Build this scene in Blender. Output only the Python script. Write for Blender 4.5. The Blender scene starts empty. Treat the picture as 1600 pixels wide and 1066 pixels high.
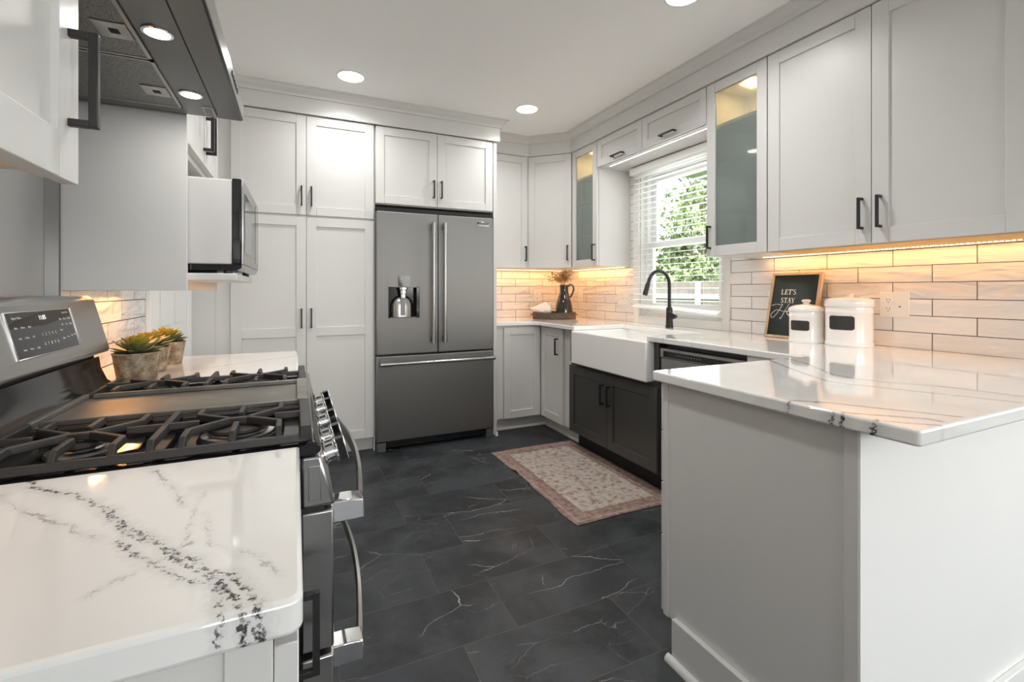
import bpy, bmesh, math, random
from mathutils import Vector, Matrix
random.seed(7)
C = bpy.context.scene
COL = C.collection
R = math.radians

# ------------------------------------------------------------------ camera
cam = bpy.data.cameras.new('camera')
cam.sensor_width = 36.0
cam.lens = 730.0 / 1600.0 * 36.0
cam.shift_y = -79.7 / 1600.0
cam.clip_start = 0.02
camo = bpy.data.objects.new('camera', cam); COL.objects.link(camo)
camo.location = (0, 0, 1.182)
camo.rotation_euler = (R(90), 0, R(-24.84))
C.camera = camo

# ------------------------------------------------------------------ world, sun, daylight, exposure
w = bpy.data.worlds.new('sky'); C.world = w; w.use_nodes = True
wn = w.node_tree.nodes; wl = w.node_tree.links
sky = wn.new('ShaderNodeTexSky'); sky.sky_type = 'NISHITA'
sky.sun_disc = False; sky.sun_elevation = R(48); sky.sun_rotation = R(200); sky.air_density = 1.0; sky.dust_density = 3.0
bg = wn['Background']; bg.inputs['Strength'].default_value = 0.42
hs = wn.new('ShaderNodeHueSaturation'); hs.inputs['Saturation'].default_value = 0.45
wl.new(sky.outputs[0], hs.inputs['Color']); wl.new(hs.outputs[0], bg.inputs['Color'])

def lamp(name, kind, loc, rot=(0, 0, 0), energy=10, color=(1, 1, 1), size=None, size_y=None, spread=None, **kw):
    l = bpy.data.lights.new(name, kind); l.energy = energy; l.color = color
    if kind == 'AREA':
        l.shape = 'RECTANGLE' if size_y else 'DISK'
        l.size = size
        if size_y: l.size_y = size_y
        if spread: l.spread = R(spread)
    for k, v in kw.items(): setattr(l, k, v)
    o = bpy.data.objects.new(name, l); COL.objects.link(o); o.location = loc; o.rotation_euler = rot
    return o
lamp('sun', 'SUN', (8, -6, 12), (R(48), R(14), R(20)), 3.2, (1, .95, .88), angle=R(2))
# daylight of unseen windows behind the camera, tilted up to brighten the ceiling
lamp('rear_window_daylight', 'AREA', (0.7, -4.42, 1.55), (R(145), 0, 0), 40, (.97, .985, 1), 1.9, 1.7)
lamp('rear_window_daylight', 'AREA', (3.2, -4.42, 1.55), (R(150), 0, 0), 40, (.97, .985, 1), 1.9, 1.7)
lamp('dining_window_daylight', 'AREA', (4.72, -1.6, 1.5), (0, R(145), 0), 40, (.97, .985, 1), 1.7, 1.9)
lamp('sink_window_daylight', 'AREA', (2.70, 2.62, 1.54), (0, R(90), 0), 4, (.95, .98, 1), 1.0, .78)

C.view_settings.view_transform = 'Standard'
C.view_settings.look = 'None'
C.view_settings.exposure = 0.68
C.view_settings.gamma = 1.0
C.view_settings.use_curve_mapping = False
try:
    C.cycles.use_denoising = True
    C.cycles.max_bounces = 10; C.cycles.diffuse_bounces = 8; C.cycles.glossy_bounces = 5; C.cycles.transmission_bounces = 8
    C.cycles.sample_clamp_indirect = 6.0
    C.cycles.caustics_reflective = False; C.cycles.caustics_refractive = False
except Exception:
    pass

# ------------------------------------------------------------------ node helpers / materials
class NT:
    def __init__(s, name):
        s.m = bpy.data.materials.new(name); s.m.use_nodes = True
        s.t = s.m.node_tree; s.n = s.t.nodes; s.l = s.t.links
        s.b = s.n['Principled BSDF']; s.out = s.n['Material Output']
    def new(s, kind, **kw):
        x = s.n.new(kind)
        for k, v in kw.items(): setattr(x, k, v)
        return x
    def put(s, sock, v):
        if isinstance(v, bpy.types.NodeSocket): s.l.new(v, sock)
        elif v is not None: sock.default_value = v
    def math(s, op, a, b=None, c=None, clamp=False):
        x = s.new('ShaderNodeMath', operation=op, use_clamp=clamp)
        for i, v in enumerate((a, b, c)):
            if v is not None: s.put(x.inputs[i], v)
        return x.outputs[0]
    def vm(s, op, a, b=None, scale=None):
        x = s.new('ShaderNodeVectorMath', operation=op)
        s.put(x.inputs[0], a)
        if b is not None: s.put(x.inputs[1], b)
        if scale is not None: s.put(x.inputs['Scale'], scale)
        return x.outputs['Value'] if op in ('LENGTH', 'DOT_PRODUCT', 'DISTANCE') else x.outputs['Vector']
    def noise(s, vec, scale, detail=3, rough=.5, dist=0):
        x = s.new('ShaderNodeTexNoise')
        if vec is not None: s.put(x.inputs['Vector'], vec)
        x.inputs['Scale'].default_value = scale; x.inputs['Detail'].default_value = detail
        x.inputs['Roughness'].default_value = rough; x.inputs['Distortion'].default_value = dist
        return x
    def ramp(s, fac, stops, interp='LINEAR'):
        x = s.new('ShaderNodeValToRGB'); x.color_ramp.interpolation = interp
        e = x.color_ramp.elements
        while len(e) < len(stops): e.new(.5)
        for i, (p, c) in enumerate(stops):
            e[i].position = p; e[i].color = c if len(c) == 4 else (*c, 1)
        s.put(x.inputs[0], fac); return x.outputs[0]
    def mix(s, fac, a, b):
        x = s.new('ShaderNodeMix', data_type='RGBA')
        s.put(x.inputs[0], fac)
        for i, v in ((6, a), (7, b)):
            if isinstance(v, tuple) and len(v) == 3: v = (*v, 1)
            s.put(x.inputs[i], v)
        return x.outputs[2]
    def mapr(s, v, a, b, c, d, kind='SMOOTHSTEP'):
        x = s.new('ShaderNodeMapRange', interpolation_type=kind)
        s.put(x.inputs['Value'], v)
        for k, q in (('From Min', a), ('From Max', b), ('To Min', c), ('To Max', d)): x.inputs[k].default_value = q
        return x.outputs[0]
    def obj(s):
        return s.new('ShaderNodeTexCoord').outputs['Object']
    def pos(s):
        return s.new('ShaderNodeNewGeometry').outputs['Position']
    def bump(s, h, strength=.2, dist=.002):
        x = s.new('ShaderNodeBump'); x.inputs['Strength'].default_value = strength; x.inputs['Distance'].default_value = dist
        s.put(x.inputs['Height'], h); s.l.new(x.outputs[0], s.b.inputs['Normal'])
    def col(s, v): s.put(s.b.inputs['Base Color'], (*v, 1) if isinstance(v, tuple) and len(v) == 3 else v)
    def set(s, **kw):
        for k, v in kw.items(): s.put(s.b.inputs[k.replace('_', ' ')], v)
        return s

def simple(name, color, rough=.5, metal=0, noise=.03, scale=30, **kw):
    s = NT(name)
    n = s.noise(s.obj(), scale, 3)
    a = tuple(max(0, c * (1 - noise)) for c in color); b = tuple(min(1, c * (1 + noise)) for c in color)
    s.col(s.mix(n.outputs['Fac'], a, b))
    s.set(Roughness=rough, Metallic=metal)
    for k, v in kw.items(): s.put(s.b.inputs[k.replace('_', ' ')], v)
    return s.m

def emit(name, color, strength):
    s = NT(name); s.col((.9, .9, .9))
    s.set(**{'Emission_Color': (*color, 1), 'Emission_Strength': strength}); return s.m

M = {}
M['paint'] = simple('cabinet_paint', (.66, .653, .636), .38, noise=.012, scale=6)
M['trim'] = simple('trim_paint', (.65, .643, .626), .42, noise=.012, scale=6)
M['white_paint'] = simple('white_wall_paint', (.86, .855, .83), .55, noise=.015, scale=5)
M['wall'] = simple('wall_paint', (.78, .77, .745), .6, noise=.015, scale=5)
M['ceiling'] = simple('ceiling_paint', (.94, .935, .925), .8, noise=.012, scale=4)
M['vinyl'] = simple('white_vinyl', (.87, .87, .86), .35, noise=.01)
M['casing'] = simple('casing_paint', (.80, .785, .75), .4, noise=.02, scale=9)
M['slat'] = simple('white_slat', (.88, .88, .87), .35, noise=.01)
M['charcoal'] = simple('charcoal_paint', (.055, .054, .051), .36, noise=.06, scale=8)
M['black'] = simple('black_metal', (.012, .012, .012), .38, noise=.1, scale=60)
M['black_gloss'] = simple('black_gloss', (.008, .008, .009), .09, noise=.1)
M['black_glass'] = simple('black_glass', (.01, .01, .012), .04, noise=.1)
M['gap'] = simple('dark_recess', (.01, .01, .01), .7, noise=.1)
M['bezel'] = simple('bezel_metal', (.62, .62, .61), .3, 1.0, noise=.01)
M['chrome'] = simple('chrome', (.82, .82, .82), .06, 1.0, noise=.01)
M['porcelain'] = simple('white_fireclay', (.93, .92, .90), .12, noise=.01, scale=8, Coat_Weight=.6, Coat_Roughness=.04)
M['ceramic'] = simple('white_glazed_ceramic', (.86, .84, .81), .15, noise=.03, scale=25, Coat_Weight=.6, Coat_Roughness=.05)
M['chalk'] = simple('chalkboard_label', (.028, .026, .024), .7, noise=.5, scale=20)
M['plate'] = simple('outlet_plastic', (.86, .84, .79), .3, noise=.01)
M['slot'] = simple('outlet_slot', (.03, .03, .03), .5)
M['soil'] = simple('potting_soil', (.035, .025, .018), .9, noise=.5, scale=120)
M['grey_plastic'] = simple('grey_plastic', (.10, .10, .10), .45)
M['pale_grey'] = simple('microwave_case', (.58, .57, .56), .4, .2, noise=.02)
M['jug'] = simple('dark_glazed_stoneware', (.014, .012, .011), .08, noise=.3, scale=12, Coat_Weight=.8, Coat_Roughness=.03)
M['stem'] = simple('dry_stem', (.20, .12, .04), .8, noise=.2)
M['bud'] = simple('dry_yellow_bud', (.42, .26, .05), .8, noise=.4, scale=60)
M['lettering'] = simple('white_lettering', (.80, .80, .76), .6, noise=.02)
M['print'] = simple('panel_print', (.62, .62, .60), .6, noise=.02)
M['sign_face'] = simple('black_sign_face', (.014, .022, .019), .10, noise=.2)
M['fence'] = simple('weathered_fence', (.42, .37, .31), .85, noise=.25, scale=9)
M['fence_post'] = simple('pale_fence_post', (.72, .70, .66), .8, noise=.1, scale=9)
M['lawn'] = simple('lawn', (.10, .20, .04), .9, noise=.4, scale=6)
M['trunk'] = simple('bark', (.16, .12, .09), .9, noise=.4, scale=18)
M['leafA'] = simple('tree_leaf', (.26, .35, .16), .6, noise=.5, scale=3)
M['leafB'] = simple('tree_leaf_pale', (.42, .48, .26), .6, noise=.5, scale=3)
M['leafC'] = simple('tree_leaf_dark', (.16, .23, .12), .6, noise=.5, scale=3)
M['lit_lens'] = emit('lit_lamp_lens', (1, .97, .92), 14)
M['led_warm'] = emit('lit_led_warm', (1, .66, .26), 9)
M['led_cool'] = emit('lit_led_cool', (1, .97, .93), 7)
M['digits'] = emit('lit_clock_digits', (.85, .95, 1), .35)

def steel(name, base=(.31, .305, .296), rough=.56, axis=0, aniso=.8):
    s = NT(name)
    mp = s.new('ShaderNodeMapping'); s.l.new(s.obj(), mp.inputs['Vector'])
    sc = [420, 420, 420]; sc[axis] = 4
    mp.inputs['Scale'].default_value = sc
    n = s.noise(mp.outputs[0], 1.0, 2)
    s.col(s.mix(n.outputs['Fac'], tuple(c * .95 for c in base), tuple(c * 1.04 for c in base)))
    s.put(s.b.inputs['Roughness'], s.mapr(n.outputs['Fac'], .3, .7, rough - .015, rough + .015, 'LINEAR'))
    s.set(Metallic=1.0, Anisotropic=aniso)
    tg = s.new('ShaderNodeTangent', direction_type='RADIAL', axis='Z'); s.l.new(tg.outputs[0], s.b.inputs['Tangent'])
    return s.m
M['steel'] = steel('brushed_steel', axis=0)
M['steel_bar'] = steel('polished_bar_steel', (.40, .396, .385), .24, axis=2, aniso=0)
M['steel_y'] = steel('brushed_steel_range', (.42, .415, .405), .29, axis=1)
M['steel_dark'] = steel('hood_steel', (.20, .20, .195), .36, axis=1)
M['steel_back'] = steel('backsplash_steel', (.46, .45, .44), .36, axis=1)

def cast_iron():
    s = NT('cast_iron'); n = s.noise(s.obj(), 220, 4); b = s.noise(s.obj(), 14, 3)
    s.col(s.mix(b.outputs['Fac'], (.017, .0165, .016), (.045, .042, .039)))
    s.set(Roughness=.5, Metallic=.25); s.bump(n.outputs['Fac'], .35, .0008); return s.m
M['iron'] = cast_iron()
def griddle():
    s = NT('griddle_plate'); n = s.noise(s.obj(), 90, 4); b = s.noise(s.obj(), 9, 4, .6)
    s.col(s.ramp(b.outputs['Fac'], [(.3, (.10, .095, .085)), (.62, (.17, .155, .135)), (.75, (.26, .24, .20))]))
    s.set(Roughness=.42, Metallic=.35); s.bump(n.outputs['Fac'], .12, .0006); return s.m
M['griddle'] = griddle()

def filter_mesh():
    s = NT('hood_filter_mesh'); v = s.new('ShaderNodeTexVoronoi'); v.inputs['Scale'].default_value = 260
    s.l.new(s.obj(), v.inputs['Vector'])
    s.col(s.mix(s.mapr(v.outputs['Distance'], .15, .45, 0, 1), (.07, .07, .065), (.27, .265, .25)))
    s.set(Roughness=.45, Metallic=.8); s.bump(v.outputs['Distance'], .4, .001); return s.m
M['filter'] = filter_mesh()

def slate_floor():
    s = NT('slate_tile_floor'); p = s.pos()
    q = s.vm('SUBTRACT', p, (.121, .0095, 0))
    br = s.new('ShaderNodeTexBrick'); br.offset = .343; br.offset_frequency = 2; br.squash = 1
    s.l.new(q, br.inputs['Vector'])
    br.inputs['Scale'].default_value = 1; br.inputs['Brick Width'].default_value = .587; br.inputs['Row Height'].default_value = .2935
    br.inputs['Mortar Size'].default_value = .0016; br.inputs['Mortar Smooth'].default_value = .1; br.inputs['Bias'].default_value = 0
    br.inputs['Color1'].default_value = (0, 0, 0, 1); br.inputs['Color2'].default_value = (1, 1, 1, 1); br.inputs['Mortar'].default_value = (0, 0, 0, 1)
    rnd = s.new('ShaderNodeSeparateColor'); s.l.new(br.outputs['Color'], rnd.inputs[0]); rv = rnd.outputs[0]
    off = s.new('ShaderNodeCombineXYZ'); s.put(off.inputs[2], s.math('MULTIPLY', rv, 37.0)); s.put(off.inputs[0], s.math('MULTIPLY', rv, 5.0))
    v = s.vm('ADD', p, off.outputs[0])
    cloud = s.noise(v, 3.2, 6, .62, .4); fine = s.noise(v, 42, 5, .6)
    base = s.mix(s.mapr(cloud.outputs['Fac'], .36, .66, 0, 1), (.009, .0105, .0125), (.043, .046, .051))
    base = s.mix(s.math('MULTIPLY', rv, .35), base, (.034, .037, .042))
    base = s.mix(s.mapr(fine.outputs['Fac'], .45, .8, 0, .35), base, (.07, .074, .08))
    # thin pale veins
    wob = s.noise(v, 5.0, 5, .6)
    vv = s.vm('ADD', v, s.vm('SCALE', s.vm('SUBTRACT', wob.outputs['Color'], (.5, .5, .5)), scale=.10))
    sx = s.new('ShaderNodeMapping'); s.l.new(vv, sx.inputs['Vector']); sx.inputs['Rotation'].default_value = (0, 0, .6); sx.inputs['Scale'].default_value = (1.25, 3.1, 1)
    vo = s.new('ShaderNodeTexVoronoi', feature='DISTANCE_TO_EDGE'); s.l.new(sx.outputs[0], vo.inputs['Vector']); vo.inputs['Scale'].default_value = 1.15
    mask = s.noise(v, 2.1, 3, .6)
    ve = s.math('MULTIPLY', s.mapr(vo.outputs['Distance'], 0, .006, 1, 0), s.mapr(mask.outputs['Fac'], .47, .63, 0, .8))
    sx2 = s.new('ShaderNodeMapping'); s.l.new(vv, sx2.inputs['Vector']); sx2.inputs['Rotation'].default_value = (0, 0, -.9); sx2.inputs['Scale'].default_value = (2.2, 7, 1); sx2.inputs['Location'].default_value = (3, 7, 0)
    vo2 = s.new('ShaderNodeTexVoronoi', feature='DISTANCE_TO_EDGE'); s.l.new(sx2.outputs[0], vo2.inputs['Vector']); vo2.inputs['Scale'].default_value = 1.6
    mask2 = s.noise(v, 5.0, 3, .6)
    ve2 = s.math('MULTIPLY', s.mapr(vo2.outputs['Distance'], 0, .007, 1, 0), s.mapr(mask2.outputs['Fac'], .52, .70, 0, .55))
    veins = s.math('MAXIMUM', ve, ve2)
    c = s.mix(veins, base, (.50, .50, .48))
    c = s.mix(br.outputs['Fac'], c, (.075, .068, .055))
    s.col(c)
    s.put(s.b.inputs['Roughness'], s.mapr(fine.outputs['Fac'], .3, .7, .40, .54, 'LINEAR'))
    h = s.math('SUBTRACT', s.math('MULTIPLY', cloud.outputs['Fac'], .5), s.math('MULTIPLY', br.outputs['Fac'], 1.0))
    s.set(Specular_IOR_Level=.38); s.bump(h, .35, .0015)
    return s.m
M['floor'] = slate_floor()

def subway(name, axis, shift):
    """glossy hand-made subway tile with dark grout; axis = the wall's horizontal axis"""
    s = NT(name); p = s.pos()
    sp = s.new('ShaderNodeSeparateXYZ'); s.l.new(p, sp.inputs[0])
    cb = s.new('ShaderNodeCombineXYZ')
    s.put(cb.inputs[0], s.math('SUBTRACT', sp.outputs[axis], shift)); s.put(cb.inputs[1], s.math('SUBTRACT', sp.outputs[2], .9145 - 12 * .0757))
    br = s.new('ShaderNodeTexBrick'); br.offset = .5; br.offset_frequency = 2
    s.l.new(cb.outputs[0], br.inputs['Vector'])
    br.inputs['Scale'].default_value = 1; br.inputs['Brick Width'].default_value = .3; br.inputs['Row Height'].default_value = .0757
    br.inputs['Mortar Size'].default_value = .0016; br.inputs['Mortar Smooth'].default_value = .25
    br.inputs['Color1'].default_value = (0, 0, 0, 1); br.inputs['Color2'].default_value = (1, 1, 1, 1); br.inputs['Mortar'].default_value = (0, 0, 0, 1)
    rnd = s.new('ShaderNodeSeparateColor'); s.l.new(br.outputs['Color'], rnd.inputs[0])
    off = s.new('ShaderNodeCombineXYZ'); s.put(off.inputs[2], s.math('MULTIPLY', rnd.outputs[0], 21.0))
    mp = s.new('ShaderNodeMapping'); s.l.new(s.vm('ADD', cb.outputs[0], off.outputs[0]), mp.inputs['Vector']); mp.inputs['Rotation'].default_value = (0, 0, .25); mp.inputs['Scale'].default_value = (5, 15, 1)
    wv = s.noise(mp.outputs[0], 1.0, 2, .5, .6)
    tint = s.mix(rnd.outputs[0], (.80, .775, .75), (.87, .85, .83))
    s.col(s.mix(br.outputs['Fac'], tint, (.030, .024, .020)))
    s.put(s.b.inputs['Roughness'], s.mix(br.outputs['Fac'], (.09, .09, .09), (.8, .8, .8)))
    h = s.math('SUBTRACT', s.math('MULTIPLY', wv.outputs['Fac'], 1.0), s.math('MULTIPLY', br.outputs['Fac'], .5))
    s.bump(h, 1.0, .020)
    return s.m
M['tile_right'] = subway('subway_tile_right', 1, .942)
M['tile_back'] = subway('subway_tile_back', 0, 1.803)
M['tile_left'] = subway('subway_tile_left', 1, 1.80)

VEINS = {
 'near': [('a', .0058, 1.0, [(-0.341, 0.882), (-0.315, 0.835), (-0.258, 0.787), (-0.211, 0.726), (-0.168, 0.655), (-0.134, 0.61), (-0.1, 0.562), (-0.073, 0.526), (-0.047, 0.497), (-0.024, 0.44)]),
          ('a', .005, 1.0, [(-0.228, 0.753), (-0.192, 0.683), (-0.166, 0.64), (-0.13, 0.601), (-0.103, 0.551), (-0.072, 0.514), (-0.034, 0.44)]),
          ('a', .0045, .95, [(-0.171, 0.628), (-0.144, 0.585), (-0.098, 0.521), (-0.064, 0.495), (-0.054, 0.44)]),
          ('b', .0045, .55, [(-0.348, 0.829), (-0.31, 0.772), (-0.239, 0.696), (-0.193, 0.638)]),
          ('b', .0045, .6, [(-0.187, 0.849), (-0.166, 0.789), (-0.145, 0.756), (-0.126, 0.696)]),
          ('b', .004, .5, [(-0.165, 0.524), (-0.138, 0.55), (-0.099, 0.59)]),
          ('b', .003, .4, [(-0.105, 0.59), (-0.11, 0.653), (-0.109, 0.729)]),
          ('b', .0035, .4, [(-0.099, 0.665), (-0.078, 0.577), (-0.036, 0.532), (-0.012, 0.486)])],
 'far': [('b', .006, .5, [(-0.339, 1.852), (-0.212, 1.939), (0.007, 2.088)]), ('b', .005, .4, [(-0.368, 2.183), (-0.194, 2.181), (0.007, 2.241)])],
 'right': [('c', .006, .9, [(1.685, 1.272), (1.591, 1.136), (1.468, 0.951), (1.413, 0.841), (1.457, 0.732), (1.56, 0.50)]),
           ('c', .006, .8, [(1.748, 1.262), (1.686, 1.092), (1.542, 0.917), (1.542, 0.791), (1.626, 0.663), (1.66, 0.50)]),
           ('c', .006, .95, [(1.086, 0.742), (1.149, 0.684), (1.194, 0.61), (1.242, 0.54), (1.27, .495)]),
           ('c', .007, 1.0, [(1.084, 0.625), (1.093, 0.609), (1.144, 0.559), (1.187, 0.515), (1.19, 0.495)]),
           ('c', .005, .9, [(1.086, 0.545), (1.108, 0.521), (1.152, 0.481)]),
           ('a', .011, 1.0, [(1.05, .632), (1.078, .640)]), ('a', .010, 1.0, [(1.05, .612), (1.084, .622)]), ('a', .012, 1.0, [(1.05, .552), (1.085, .556)]), ('a', .006, .9, [(1.05, .735), (1.08, .74)]),
           ('b', .006, .6, [(1.83, 2.0), (1.90, 2.02), (1.98, 1.97)]), ('b', .005, .5, [(1.84, 1.80), (1.93, 1.78)]), ('b', .005, .5, [(1.9, 3.1), (2.05, 3.0), (2.15, 3.05)]), ('b', .004, .45, [(1.95, 3.4), (2.1, 3.25)])]}
def quartz(key):
    s = NT('white_quartz_' + key); p = s.pos()
    w1 = s.noise(p, 30, 4, .65); w2 = s.noise(p, 150, 3, .7)
    wob = s.vm('ADD', s.vm('SCALE', s.vm('SUBTRACT', w1.outputs['Color'], (.5, .5, .5)), scale=.026), s.vm('SCALE', s.vm('SUBTRACT', w2.outputs['Color'], (.5, .5, .5)), scale=.018))
    wobc = s.vm('SCALE', wob, scale=.35)
    flat = s.vm('MULTIPLY', p, (1, 1, 0))
    pa_ = s.vm('MULTIPLY', s.vm('ADD', flat, wob), (1, 1, 0)); pc_ = s.vm('MULTIPLY', s.vm('ADD', flat, wobc), (1, 1, 0))
    brk = s.noise(p, 24, 4, .7); brk2 = s.noise(p, 120, 4, .7)
    gate = {'a': s.mapr(brk2.outputs['Fac'], .40, .58, 0.05, 1), 'b': s.mapr(brk.outputs['Fac'], .36, .60, 0, 1), 'c': s.mapr(brk.outputs['Fac'], .25, .55, .35, 1)}
    total = None
    for kind, wd, amt, pts in VEINS[key]:
        if kind == 'c' and len(pts) == 6 and pts[0][0] > 1.6:   # smooth flowing veins
            q = [Vector((*p_, 0)) for p_ in pts]; E = [q[0] * 2 - q[1]] + q + [q[-1] * 2 - q[-2]]; sm = []
            for i in range(1, len(E) - 2):
                a_, b_, c_, d_ = E[i - 1:i + 3]
                for t_ in (0, .5): sm.append(.5 * (2 * b_ + (c_ - a_) * t_ + (2 * a_ - 5 * b_ + 4 * c_ - d_) * t_ ** 2 + (3 * b_ - a_ - 3 * c_ + d_) * t_ ** 3))
            pts = [(v.x, v.y) for v in sm + [q[-1]]]
        pp = pc_ if kind == 'c' else pa_
        best = None
        for (ax, ay), (bx, by) in zip(pts[:-1], pts[1:]):
            L2 = (bx - ax) ** 2 + (by - ay) ** 2
            d = s.vm('SUBTRACT', pp, (ax, ay, 0))
            h = s.math('DIVIDE', s.vm('DOT_PRODUCT', d, (bx - ax, by - ay, 0)), L2, clamp=True)
            x = s.new('ShaderNodeVectorMath', operation='SCALE'); x.inputs[0].default_value = (bx - ax, by - ay, 0); s.put(x.inputs['Scale'], h)
            dist = s.vm('LENGTH', s.vm('SUBTRACT', d, x.outputs['Vector']))
            best = dist if best is None else s.math('MINIMUM', best, dist)
        halo = s.mapr(best, 0, wd * 3.0, .16, 0)
        m = s.math('MAXIMUM', s.math('MULTIPLY', s.mapr(best, wd * .12, wd * .75, amt, 0), gate[kind]), s.math('MULTIPLY', halo, amt))
        total = m if total is None else s.math('MAXIMUM', total, m)
    cl = s.noise(p, 2.2, 4, .6)
    base = s.mix(s.mapr(cl.outputs['Fac'], .35, .7, 0, 1), (.86, .855, .83), (.80, .795, .775))
    s.col(s.mix(total, base, (.045, .040, .042)))
    s.set(Roughness=.07, Coat_Weight=.5, Coat_Roughness=.03)
    return s.m
for k in VEINS: M['quartz_' + k] = quartz(k)

def rug_mat():
    s = NT('vintage_rug'); p = s.obj()   # origin at the rug's centre
    sp = s.new('ShaderNodeSeparateXYZ'); s.l.new(p, sp.inputs[0])
    dx = s.math('SUBTRACT', .34, s.math('ABSOLUTE', sp.outputs[0])); dy = s.math('SUBTRACT', .575, s.math('ABSOLUTE', sp.outputs[1]))
    e = s.math('MINIMUM', dx, dy)
    n1 = s.noise(p, 30, 5, .7); n2 = s.noise(p, 120, 4, .7); n3 = s.noise(p, 6, 3, .6)
    vo = s.new('ShaderNodeTexVoronoi'); s.l.new(p, vo.inputs['Vector']); vo.inputs['Scale'].default_value = 62
    vo2 = s.new('ShaderNodeTexVoronoi'); s.l.new(p, vo2.inputs['Vector']); vo2.inputs['Scale'].default_value = 27
    field = s.mix(s.mapr(n1.outputs['Fac'], .38, .60, 0, 1), (.23, .15, .12), (.43, .35, .295))
    field = s.mix(s.mapr(vo.outputs['Distance'], .12, .34, .75, 0), field, (.11, .085, .075))
    field = s.mix(s.mapr(vo2.outputs['Distance'], .38, .5, 0, .5), field, (.52, .47, .42))
    border = s.mix(s.mapr(n1.outputs['Fac'], .36, .62, 0, 1), (.17, .10, .08), (.33, .22, .175))
    border = s.mix(s.mapr(vo.outputs['Distance'], .10, .30, .5, 0), border, (.40, .31, .255))
    inb = s.mapr(e, .095, .10, 0, 1); c = s.mix(inb, border, field)
    line = s.math('MULTIPLY', s.mapr(e, .088, .092, 0, 1), s.mapr(e, .102, .106, 1, 0)); c = s.mix(s.math('MULTIPLY', line, .55), c, (.14, .09, .075))
    line2 = s.math('MULTIPLY', s.mapr(e, .018, .022, 0, 1), s.mapr(e, .030, .034, 1, 0)); c = s.mix(s.math('MULTIPLY', line2, .5), c, (.40, .31, .26))
    c = s.mix(s.mapr(n2.outputs['Fac'], .5, .75, 0, .55), c, (.13, .095, .085))
    c = s.mix(s.mapr(n3.outputs['Fac'], .45, .7, 0, .22), c, (.42, .36, .32))
    s.col(c); s.set(Roughness=.95); s.bump(n2.outputs['Fac'], .6, .002); return s.m
M['rug'] = rug_mat()

def pot_mat():
    s = NT('weathered_pot'); n = s.noise(s.pos(), 38, 5, .65); f = s.noise(s.pos(), 160, 3)
    s.col(s.mix(s.mapr(f.outputs['Fac'], .4, .7, 0, .4), s.ramp(n.outputs['Fac'], [(.30, (.10, .065, .03)), (.47, (.26, .19, .115)), (.60, (.40, .34, .255)), (.74, (.58, .53, .44))]), (.16, .12, .07)))
    s.set(Roughness=.75); s.bump(n.outputs['Fac'], .4, .002); return s.m
M['pot'] = pot_mat()
def leaf_mat(name, a, b, tip):
    s = NT(name); p = s.obj()
    n = s.noise(p, 60, 3); fr = s.new('ShaderNodeLayerWeight'); fr.inputs['Blend'].default_value = .25
    n2 = s.noise(p, 18, 2)
    c = s.mix(s.mapr(n2.outputs['Fac'], .4, .62, 0, 1), a, b)
    s.col(s.mix(s.mapr(n.outputs['Fac'], .5, .72, 0, .6), c, tip)); s.set(Roughness=.45); return s.m
M['leaf_out'] = leaf_mat('succulent_outer', (.13, .15, .055), (.30, .32, .15), (.55, .50, .33))
M['leaf_in'] = leaf_mat('succulent_inner', (.26, .27, .04), (.46, .34, .05), (.58, .30, .06))
def wood(name, a, b, axis=2, sc=14):
    s = NT(name); mp = s.new('ShaderNodeMapping'); s.l.new(s.obj(), mp.inputs['Vector'])
    k = [sc, sc, sc]; k[axis] = 1.2; mp.inputs['Scale'].default_value = k
    n = s.noise(mp.outputs[0], 3, 5, .6, .5)
    s.col(s.mix(s.mapr(n.outputs['Fac'], .35, .68, 0, 1), a, b)); s.set(Roughness=.5); s.bump(n.outputs['Fac'], .1, .001); return s.m
M['frame_wood'] = wood('natural_oak', (.52, .39, .25), (.66, .52, .36))
M['tray_wood'] = wood('dark_tray_wood', (.055, .036, .026), (.12, .085, .062), 0, 20)
M['glow_wood'] = wood('underside_birch_led_glow', (.60, .36, .13), (.70, .45, .19), 1, 8)  # wood tone pushed orange to carry the LED strip's glow
def shell_mat():
    s = NT('seashell'); wv = s.new('ShaderNodeTexWave'); s.l.new(s.obj(), wv.inputs['Vector']); wv.inputs['Scale'].default_value = 28; wv.inputs['Distortion'].default_value = 2
    s.col(s.mix(wv.outputs['Fac'], (.78, .70, .62), (.88, .85, .80))); s.set(Roughness=.3); s.bump(wv.outputs['Fac'], .3, .002); return s.m
M['shell'] = shell_mat()
def frosted():
    s = NT('frosted_glass')
    n = s.noise(s.obj(), 40, 2)
    s.col(s.mix(n.outputs['Fac'], (.58, .69, .645), (.61, .72, .67)))
    s.set(Roughness=.20, Transmission_Weight=.74, IOR=1.3, Coat_Weight=.7, Coat_Roughness=.015); return s.m
M['frosted'] = frosted()
def clear():
    s = NT('window_glass')
    s.n.remove(s.b)
    t = s.new('ShaderNodeBsdfTransparent'); g = s.new('ShaderNodeBsdfGlossy'); g.inputs['Roughness'].default_value = .01
    lw = s.new('ShaderNodeLayerWeight'); lw.inputs['Blend'].default_value = .12
    mx = s.new('ShaderNodeMixShader'); s.l.new(s.math('MULTIPLY', lw.outputs['Fresnel'], .5), mx.inputs[0]); s.l.new(t.outputs[0], mx.inputs[1]); s.l.new(g.outputs[0], mx.inputs[2])
    s.l.new(mx.outputs[0], s.out.inputs['Surface']); return s.m
M['glass'] = clear()

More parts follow.
